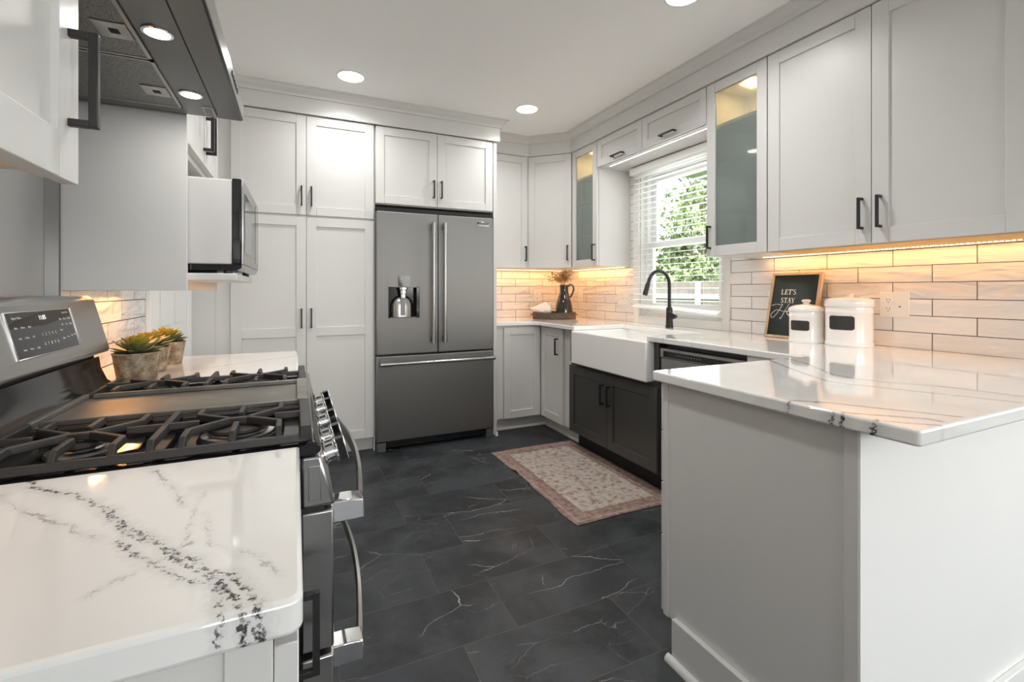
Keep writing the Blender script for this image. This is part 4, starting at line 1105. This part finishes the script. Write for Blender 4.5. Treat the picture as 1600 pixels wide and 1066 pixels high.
# ------------------------------------------------------------------ microwave
t = thing('microwave_oven', 'silver countertop microwave with black trim sitting on the cabinet shelf', 'microwave', (-.36, 1.96, 1.2335))
mk('case', B(-.568, -.177, 1.685, 2.235, 1.262, 1.526), 'pale_grey', t, bevel=.004)
mk('base', prism(BM(), [(-.560, 1.243), (-.165, 1.243), (-.152, 1.250), (-.150, 1.262), (-.560, 1.262)], 1, 1.688, 2.232), 'black_gloss', t)
mk('door_side', B(-.1768, -.152, 1.685, 2.235, 1.262, 1.530), 'black_gloss', t, bevel=.003)
dm = mk('door', B(-.152, -.146, 1.687, 2.233, 1.262, 1.530), 'steel_y', t, bevel=.002)
mk('door_window', B(-.1465, -.1445, 1.715, 2.06, 1.300, 1.490), 'black_glass', dm)
mk('control_pad', B(-.1465, -.1445, 2.085, 2.215, 1.285, 1.51), 'black_glass', dm)
for x in (-.54, -.19):
    for y in (1.71, 2.21): mk('foot', lathe(BM(), [(0, 0), (.012, 0), (.012, .0105), (0, .0105)], (x, y, 1.2332), 14), 'black', t)
t.rotation_euler = (0, 0, R(-.6))

# ------------------------------------------------------------------ rug
b = BM(); nx, ny = 20, 46; V = {}
rx0, rx1, ry0, ry1 = 1.283, 1.958, 1.985, 3.135
for i in range(nx + 1):
    for j in range(ny + 1):
        x = rx0 + (rx1 - rx0) * i / nx; y = ry0 + (ry1 - ry0) * j / ny
        e = max(0, 1 - (x - rx0) / .22)
        rip = .011 * math.exp(-((y - 2.74) / .028) ** 2) * e + .008 * math.exp(-((y - 2.54) / .026) ** 2) * e
        xx = x + (.008 * math.sin(y * 5.3) + .004 * math.sin(y * 17)) * (1 if i in (0,) else .6)
        V[i, j] = b.verts.new((xx, y + .004 * math.sin(x * 9), .005 + rip))
for i in range(nx):
    for j in range(ny): b.faces.new((V[i, j], V[i + 1, j], V[i + 1, j + 1], V[i, j + 1]))
rg = solo('rug', b, 'rug', 'faded pink and cream patterned rug on the slate floor before the sink', 'rug', (1.62, 2.56, 0), smooth=True)
so = rg.modifiers.new('thickness', 'SOLIDIFY'); so.thickness = .0045; so.offset = -1

# ------------------------------------------------------------------ sign
t = thing('framed_sign', 'oak framed black sign with white lettering leaning against the tiles', 'sign', (2.45, 1.69, ZT))
Hs, Ws = .372, .288
bot, topx = Vector((2.447, 1.828, ZT + .0005)), 2.531
dv = Vector((topx - 2.447, .004, .362)).normalized(); du = Vector((-.03, -1, 0)).normalized(); dn = du.cross(dv).normalized()
dn = dn if dn.x < 0 else -dn
f = Fr(bot, du, dn, dv)
b = BM(); w_ = .014
f.box(b, 0, w_, -.012, .008, 0, Hs); f.box(b, Ws - w_, Ws, -.012, .008, 0, Hs); f.box(b, w_, Ws - w_, -.012, .008, 0, w_); f.box(b, w_, Ws - w_, -.012, .008, Hs - w_, Hs)
mk('frame', b, 'frame_wood', t, bevel=.001)
mk('board', f.box(BM(), w_ - .002, Ws - w_ + .002, -.008, .001, w_ - .002, Hs - w_ + .002), 'sign_face', t)
g = Fr(f.p(0, .001, 0), f.u, f.n, f.v)
b = BM()
def stroke(a0, c0, a1, c1, wd): ribbon(b, g, [(a0, c0), (a1, c1)], wd)
def letter(ch, x, y, h):
    W = h * .62; tk, tn = h * .16, h * .055
    def serif(cx, cy, s=.13): stroke(x + (cx - s) * W, y + cy * h, x + (cx + s) * W, y + cy * h, tn)
    def L(ax, ay, bx, by, wd): stroke(x + ax * W, y + ay * h, x + bx * W, y + by * h, wd)
    if ch == 'L': L(.22, 0, .22, 1, tk); serif(.22, .985, .2); L(.02, .02, .9, .02, tn); L(.88, 0, .92, .28, tn * 1.3)
    elif ch == 'E': L(.22, 0, .22, 1, tk); L(.02, .02, .88, .02, tn); L(.02, .98, .84, .98, tn); L(.22, .52, .62, .52, tn); L(.86, 0, .9, .26, tn * 1.3); L(.82, .76, .82, 1, tn * 1.3); L(.62, .40, .62, .64, tn)
    elif ch == 'T': L(.5, 0, .5, 1, tk); serif(.5, .02, .24); L(.02, .98, .98, .98, tn); L(.03, .74, .03, 1, tn * 1.3); L(.97, .74, .97, 1, tn * 1.3)
    elif ch == 'A': L(.08, .02, .5, 1, tn); L(.5, 1, .92, .02, tk); L(.25, .36, .72, .36, tn); serif(.08, .02, .16); serif(.92, .02, .17)
    elif ch == 'Y': L(.06, .98, .5, .46, tk); L(.94, .98, .5, .46, tn); L(.5, 0, .5, .47, tk); serif(.5, .02, .22); serif(.06, .98, .17); serif(.94, .98, .16)
    elif ch == "'": ribbon(b, g, [(x + .2 * W, y + h), (x + .16 * W, y + .72 * h)], [tk * 1.1, tn])
    elif ch == 'S':
        pts = bez([(.82, .74), (.80, .93), (.5, .99), (.2, .88), (.22, .66), (.52, .50), (.80, .34), (.80, .12), (.5, .01), (.16, .08), (.12, .28)], 5)if False else None
        pr = [Vector(q + (0,)) for q in ((.80, .76), (.74, .92), (.5, .985), (.22, .86), (.26, .64), (.54, .50), (.80, .33), (.76, .10), (.48, .015), (.18, .09), (.12, .27))]
        cc = bez(pr, 5); n = len(cc)
        ribbon(b, g, [(x + q.x * W, y + q.y * h) for q in cc], [tn + (tk - tn) * math.exp(-((i / n - .5) / .2) ** 2) for i in range(n)])
hL = .030; x = .067
for ch, adv in (('L', .0215), ('E', .021), ('T', .0185), ("'", .0085), ('S', .02)): letter(ch, x, .247, hL); x += adv
x = .069
for ch, adv in (('S', .0205), ('T', .0215), ('A', .022), ('Y', .02)): letter(ch, x, .199, hL); x += adv
def script(pts, wd=.0022, n=10):
    ribbon(b, g, [(q.x, q.y) for q in bez([Vector((a, c, 0)) for a, c in pts], n)], wd)
script([(.016, .182), (.045, .190), (.075, .188), (.085, .190), (.072, .165), (.055, .135), (.035, .113), (.022, .118), (.026, .138), (.055, .158), (.100, .150), (.135, .160)])
script([(.124, .195), (.108, .165), (.092, .128), (.082, .108), (.078, .116)])
script([(.100, .150), (.112, .152), (.118, .140), (.128, .135), (.135, .146), (.128, .154), (.118, .146), (.120, .134), (.132, .131), (.150, .146)])
script([(.150, .152), (.148, .132), (.152, .148), (.160, .152), (.161, .132), (.166, .148), (.174, .151), (.175, .133), (.184, .134), (.196, .146), (.196, .154), (.188, .152), (.188, .137), (.200, .132), (.216, .146), (.235, .150)])
mk('lettering', b, 'lettering', t)

# ------------------------------------------------------------------ canisters
def canister(x, y, r, h, label, knobb, yaw, lw, lh, lz):
    t = thing('canister', label, 'canister', (x, y, ZT), 'white ceramic canisters')
    zb = h * (.74 if knobb else .80)
    mk('jar', lathe(BM(), [(0, 0), (r * .97, 0), (r, .004), (r, .014), (r * .975, .018), (r * .965, .024), (r * .965, zb - .030), (r * .99, zb - .026), (r * .99, zb - .018), (r * .97, zb - .014), (r * .97, zb), (0, zb)], (x, y, ZT), 56), 'ceramic', t, smooth=True, angle=50)
    hl = h - zb
    if knobb:
        pr = [(0, .0005), (r * .99, .0005), (r * 1.02, .004), (r * 1.01, .014), (r * .93, .022), (r * .7, .031), (r * .35, .036), (r * .2, .038), (r * .17, .044), (r * .26, .050), (r * .27, .056), (r * .2, .061), (0, .062)]
    else:
        pr = [(0, .0005), (r * .99, .0005), (r * 1.02, .004), (r * 1.01, .026), (r * .985, .034), (r * .90, .041), (r * .55, .047), (r * .2, .049), (r * .14, .054), (r * .2, .060), (r * .2, .064), (0, .067)]
    mk('lid', lathe(BM(), pr, (x, y, ZT + zb), 56), 'ceramic', t, smooth=True, angle=60)
    # curved chalk label with clipped corners
    b = BM(); N = 20; R1 = r * .965 + .0012; rows = []
    for i in range(N + 1):
        s = -1 + 2 * i / N; a = R(yaw) + s * lw / R1 / 2
        c = .78 if abs(s) > .97 else (.92 if abs(s) > .88 else 1)
        q = []
        for rr, k in ((R1, -1), (R1, 1), (R1 - .002, -1), (R1 - .002, 1)): q.append((x + rr * math.cos(a), y + rr * math.sin(a), ZT + lz + k * lh / 2 * c))
        rows.append(q)
    for p, q in zip(rows[:-1], rows[1:]): hexa(b, [p[0], p[1], p[2], p[3], q[0], q[1], q[2], q[3]])
    mk('chalk_label', b, 'chalk', t, label='black chalkboard label')
    return t
canister(2.375, 1.540, .079, .213, 'smaller white ceramic canister with knob lid, before the framed sign', True, 188, .094, .050, .088)
canister(2.420, 1.362, .0985, .232, 'larger white ceramic canister beside the wall outlet', False, 190, .110, .066, .112)

# ------------------------------------------------------------------ outlets
def outlet(f, a, c, label, kind='duplex', w=.076, h=.118):
    o = f.p(a, 0, c)
    t = thing('wall_outlet', label, 'outlet' if kind != 'switch' else 'switch', tuple(o), 'outlets on the tiles')
    mk('cover_plate', f.box(BM(), a - w / 2, a + w / 2, 0, .006, c - h / 2, c + h / 2), 'plate', t, bevel=.002)
    def duplex(ac):
        for k in (-1, 1):
            cc = c + k * .020
            r = mk('receptacle', lathe(BM(), [(0, 0), (.017, 0), (.0165, .0015), (0, .0015)], f.p(ac, .006, cc), 22, f.n), 'plate', t)
            sl = BM(); f.box(sl, ac - .0075, ac - .0055, .0072, .0079, cc - .001, cc + .007); f.box(sl, ac + .0055, ac + .0075, .0072, .0079, cc - .001, cc + .007)
            f.box(sl, ac - .0022, ac + .0022, .0072, .0079, cc - .010, cc - .006)
            mk('slots', sl, 'slot', r)
    def toggle(ac):
        r = mk('toggle_switch', f.box(BM(), ac - .005, ac + .005, .0055, .007, c - .012, c + .012), 'plate', t)
        mk('lever', f.box(BM(), ac - .0035, ac + .0035, .0065, .017, c + .001, c + .009), 'plate', r)
        mk('slots', f.box(BM(), ac - .004, ac + .004, .0065, .0073, c - .011, c - .006), 'slot', r)
    if kind == 'duplex': duplex(a)
    elif kind == 'combo': duplex(a - .023); toggle(a + .023)
    else: toggle(a - .046); toggle(a); toggle(a + .046)
fr_ = FX(XW - .0062, 0)
outlet(fr_, -1.234, 1.113, 'double wide outlet and switch plate beside the larger canister', 'combo', w=.118)
outlet(fr_, -1.835, 1.116, 'single outlet plate on the tiles half hidden by the framed sign')
outlet(fr_, -3.225, 1.118, 'wide white switch plate on the tiles next to the window', 'switch', w=.158)
outlet(fr_, -3.895, 1.125, 'single outlet plate behind the handle of the dark jug')
outlet(FY(YB - .0062), 2.190, 1.125, 'single outlet plate on the back tiles above the seashell')

# ------------------------------------------------------------------ tray, jug, shell, dried flowers
TX, TY, TR = 2.225, 3.855, .205
t = thing('serving_tray', 'round dark wooden tray with metal side handles in the corner', 'tray', (TX, TY, ZT))
mk('tray_body', lathe(BM(), [(0, 0), (TR - .01, 0), (TR, .004), (TR, .056), (TR - .003, .058), (TR - .012, .058), (TR - .014, .054), (TR - .014, .012), (0, .012)], (TX, TY, ZT + .0005), 64), 'tray_wood', t, smooth=True, angle=40)
for s in (-1, 1):
    ax = Vector((.9075, -.42, 0)) * s; px = Vector((.42, .9075, 0))
    c0 = Vector((TX, TY, ZT + .040)) + ax * (TR - .002)
    pts = [c0 + px * .035, c0 + px * .032 + ax * .012 + Vector((0, 0, -.006)), c0 + ax * .020 + Vector((0, 0, -.014)), c0 - px * .032 + ax * .012 + Vector((0, 0, -.006)), c0 - px * .035]
    mk('handle', tube(BM(), bez(pts, 6), .003, 8), 'black', t, smooth=True)
JX, JY, JZ = 2.298, 3.795, ZT + .0135
t = thing('stoneware_jug', 'glossy dark brown jug with loop handle standing on the wooden tray', 'jug', (JX, JY, JZ))
k = 1.0
mk('jug_body', lathe(BM(), [(0, 0), (.076, 0), (.083, .006), (.084, .035), (.079, .090), (.068, .145), (.054, .190), (.044, .220), (.040, .245), (.041, .285), (.045, .300), (.043, .302), (.037, .286), (.035, .245), (.040, .20), (.06, .12), (0, .10)], (JX, JY, JZ), 48), 'jug', t, smooth=True, angle=80)
rv = Vector((.9075, -.42, 0)); c0 = Vector((JX, JY, JZ))
hp = [c0 + rv * .040 + Vector((0, 0, .288)), c0 + rv * .062 + Vector((0, 0, .303)), c0 + rv * .085 + Vector((0, 0, .290)), c0 + rv * .090 + Vector((0, 0, .255)), c0 + rv * .074 + Vector((0, 0, .210)), c0 + rv * .058 + Vector((0, 0, .182))]
mk('handle', tube(BM(), bez(hp, 7), .0085, 12), 'jug', t, smooth=True)
# seashell
SX, SY, SZ = 2.115, 3.815, ZT + .0135
t = thing('seashell', 'large white conch shell lying on the wooden tray beside the jug', 'seashell', (SX, SY, SZ))
ax = Vector((-.9075, .42, .0)); up = Vector((0, 0, 1)); sd = ax.cross(up)
b = BM(); N = 30; S = 26; rings = []
for i in range(N + 1):
    s = i / N   # 0 = blunt end by the jug, 1 = pointed tip
    r = .070 * math.sqrt(max(0, 1 - ((.3 - s) / .3) ** 2)) + .001 if s < .3 else .071 * (1 - (s - .3) / .7) ** 1.25 + .003
    c = Vector((SX, SY, SZ)) - ax * .055 + ax * (.215 * s) + up * (.070 - .012 * s + .028 * s * s)
    ring = []
    for kk in range(S):
        a = 2 * math.pi * kk / S; rip = 1 + .06 * math.sin(a * 7 + s * 18)
        rz = r * (1.0 if math.sin(a) > 0 else .85)
        q = c + sd * math.cos(a) * r * rip * .9 + up * math.sin(a) * rz * rip
        q.z = max(q.z, SZ + .0008) if s < .5 else q.z
        ring.append(b.verts.new(q))
    rings.append(ring)
for p, q in zip(rings[:-1], rings[1:]):
    for kk in range(S): b.faces.new((p[kk], p[(kk + 1) % S], q[(kk + 1) % S], q[kk]))
b.faces.new(rings[0][::-1]); b.faces.new(rings[-1])
mk('shell_body', b, 'shell', t, smooth=True, angle=80)
b = BM()
for i in range(7):
    a = -.4 + i * .42; c = Vector((SX, SY, SZ)) - ax * .035 + up * .075 + sd * math.cos(a) * .055 + up * math.sin(a) * .058
    tube(b, [c, c + (sd * math.cos(a) + up * math.sin(a)) * .014 - ax * .006], [.009, .001], 8)
mk('shell_knobs', b, 'shell', t, smooth=True)
# dried sprigs standing in the jug
rgs = random.Random(11)
dirs = [(-.175, .02, .385), (-.12, .0, .415), (-.09, -.03, .36), (-.05, .03, .42), (-.01, -.02, .428), (.03, .02, .425), (.06, -.02, .40), (-.14, .03, .345), (.05, .04, .37), (-.03, -.04, .40), (.0, .05, .39)]
sprig_labels = {0: 'longest dried sprig leaning out over the seashell from the jug', 7: 'drooping dried sprig lowest on the seashell side of the jug'}
for i, (a, d, h) in enumerate(dirs):
    lab = sprig_labels.get(i, 'yellow brown dried flower sprig upright in the dark jug')
    t = thing('dried_sprig', lab, 'dried flower', (JX, JY, JZ + .15), 'dried sprigs in the dark jug')
    e = c0 + rv * a + Vector((.42, .9075, 0)) * d + Vector((0, 0, h))
    s0 = c0 + rv * (a * .08) + Vector((0, 0, .13)); m = c0 + rv * (a * .14) + Vector((.42, .9075, 0)) * d * .14 + Vector((0, 0, .295))
    m2 = (m + e) / 2 + Vector((0, 0, .02)) - rv * a * .12
    pts = bez([s0, m, m2, e], 8)
    bs = BM(); tube(bs, pts, .0012, 5); bb = BM()
    for kx in range(13, len(pts)):
        for j in range(4):
            p = pts[kx]; q = p + Vector((rgs.gauss(0, .016), rgs.gauss(0, .016), rgs.gauss(0, .013)))
            q.z = min(q.z, UZ0 - .008)
            tube(bs, [p, q], .0006, 4)
            bmesh.ops.create_icosphere(bb, subdivisions=1, radius=rgs.uniform(.0028, .005), matrix=Matrix.Translation(q))
    mk('stem', bs, 'stem', t); mk('buds', bb, 'bud', t)['kind'] = 'stuff'

# ------------------------------------------------------------------ potted succulents
def leaf(bm, c, az, el, L, W, th, curl=.3):
    d = Vector((math.cos(az) * math.cos(el), math.sin(az) * math.cos(el), math.sin(el))); s = Vector((-math.sin(az), math.cos(az), 0)); n = s.cross(d) * -1
    if n.z < 0: n = -n
    rings = []; N = 9
    for i in range(N + 1):
        u = i / N; w = W * (.35 + .65 * math.sin(min(1, u * 1.25) * math.pi / 2)) * (1 - max(0, (u - .62) / .38) ** 1.8)
        t_ = th * (1 - u * .75)
        ce = c + d * L * u + n * curl * L * u * u
        w = max(w, .0004)
        rings.append([bm.verts.new(ce + s * w + n * w * .25), bm.verts.new(ce + n * t_ * .15), bm.verts.new(ce - s * w + n * w * .25), bm.verts.new(ce - n * t_)])
    for p, q in zip(rings[:-1], rings[1:]):
        for k in range(4): bm.faces.new((p[k], p[(k + 1) % 4], q[(k + 1) % 4], q[k]))
    bm.faces.new(rings[0][::-1]); bm.faces.new(rings[-1])
def succulent(x, y, label, seed, k=1.0):
    rg = random.Random(seed)
    t = thing('potted_succulent', label, 'potted plant', (x, y, ZT), 'succulents in weathered pots')
    rt, rb, h = .0605 * k, .047 * k, .083 * k
    mk('pot', lathe(BM(), [(0, 0), (rb, 0), (rb + .001, .003), (rt - .002, h - .006), (rt, h - .003), (rt - .001, h), (rt - .005, h), (rt - .006, h - .012), (0, h - .012)], (x, y, ZT + .0004), 44), 'pot', t, smooth=True, angle=50)
    mk('soil', lathe(BM(), [(0, h - .006), (rt - .008, h - .0075), (rt - .008, h - .0118), (0, h - .0118)], (x, y, ZT + .0004), 24), 'soil', t)
    c = Vector((x, y, ZT + h - .004)); bo, bi = BM(), BM()
    for ring, (n, el, L, W) in enumerate(((12, .10, .070, .0145), (11, .32, .064, .0145))):
        for i in range(n): leaf(bo, c + Vector((0, 0, .005 * ring)), 2 * math.pi * (i + .5 * ring) / n + rg.uniform(-.12, .12), el + rg.uniform(-.08, .08), L * rg.uniform(.9, 1.08), W, .006, .16)
    for ring, (n, el, L, W) in enumerate(((9, .62, .052, .015), (7, .92, .043, .0135), (5, 1.2, .034, .010))):
        for i in range(n): leaf(bi, c + Vector((0, 0, .012 + .003 * ring)), 2 * math.pi * (i + .5 * ring) / n + rg.uniform(-.15, .15), el + rg.uniform(-.08, .08), L * rg.uniform(.9, 1.1), W, .006, .10)
    mk('outer_leaves', bo, 'leaf_out', t, smooth=True, angle=60); mk('rosette', bi, 'leaf_in', t, smooth=True, angle=60)
succulent(-.427, 1.728, 'potted succulent nearest the range, in a mottled brown pot', 1)
succulent(-.437, 1.892, 'potted succulent standing between the two others on the counter', 2, .97)
succulent(-.425, 2.062, 'potted succulent farthest from the range, by the counter end', 3, .97)

# ------------------------------------------------------------------ lights: recessed cans, LED strips
def can(x, y, label, watts=3.5):
    t = thing('ceiling_downlight', label, 'ceiling light', (x, y, ZC), 'recessed ceiling lights')
    mk('trim_ring', lathe(BM(), [(.078, 0), (.090, 0), (.089, -.004), (.078, -.007)], (x, y, ZC), 40, loop=True), 'vinyl', t, smooth=True)
    mk('lens', lathe(BM(), [(0, -.004), (.0775, -.004), (.0775, -.0005), (0, -.0005)], (x, y, ZC), 40), 'lit_lens', t, label='lit round lens')
    lamp('downlight_light', 'AREA', (x, y, ZC - .010), (0, 0, 0), watts, (1, 1, .99), .15, spread=145)
can(.322, 3.165, 'round recessed ceiling light in front of the pantry doors')
can(1.594, 3.172, 'round recessed ceiling light nearest the corner cabinet')
can(1.640, 1.640, 'recessed ceiling light cut by the top edge, above the peninsula side', 4.6)
can(.322, 1.640, 'recessed ceiling light over the aisle by the range hood', 5.6)

def led(name, p0, p1, label, mat, watts, color, width=.012, rot=(0, 0, 0), aim=None):
    p0, p1 = Vector(p0), Vector(p1); d = (p1 - p0); L = d.length; u = d.normalized(); s = Vector((-u.y, u.x, 0))
    t = thing('led_strip', label, 'LED strip', tuple((p0 + p1) / 2), 'LED strips under the cabinets')
    f = Fr(p0, u, s)
    mk('tape', f.box(BM(), 0, L, -width / 2, width / 2, .0002, .0022), 'plate', t)
    b = BM(); n = int(L / .017)
    for i in range(n): f.box(b, .004 + i * .017, .013 + i * .017, -.003, .003, -.0018, .0002)
    mk('diodes', b, mat, t, label='lit diodes')['kind'] = 'stuff'
    ang = math.atan2(u.y, u.x)
    lo = lamp('led_light', 'AREA', tuple((p0 + p1) / 2 - Vector((0, 0, .004))), (0, 0, ang), watts, color, L * .97, .012)
    if aim: lo.rotation_euler = (Matrix.Rotation(ang, 3, 'Z') @ Matrix.Rotation(R(aim), 3, 'X')).to_euler()
WARM = (1, .43, .125)
zl = UZ0 - .0045
led('a', (2.50, 1.88, zl), (2.50, .70, zl), 'warm LED strip under the wide cabinet above the canisters', 'led_warm', .85, WARM)
led('b', (2.50, 3.96, zl), (2.50, 3.16, zl), 'warm LED strip under the narrow glass cabinet', 'led_warm', .9, WARM)
led('c', (1.52, 4.06, zl), (2.46, 4.06, zl), 'warm LED strip under the corner cabinets on the back wall', 'led_warm', .95, WARM)
led('d', (2.272, 3.05, 2.1665), (2.272, 2.04, 2.1665), 'cool white LED strip under the bridge cabinet over the window', 'led_cool', .8, (1, .96, .92))
led('e', (-.54, 1.70, 1.2085), (-.54, 2.22, 1.2085), 'warm LED strip under the microwave cabinet above the succulents', 'led_warm', .9, WARM)
led('f', (-.56, .46, 1.3655), (-.56, .85, 1.3655), 'warm LED strip under the near upper cabinet by the hood', 'led_warm', .22, WARM)
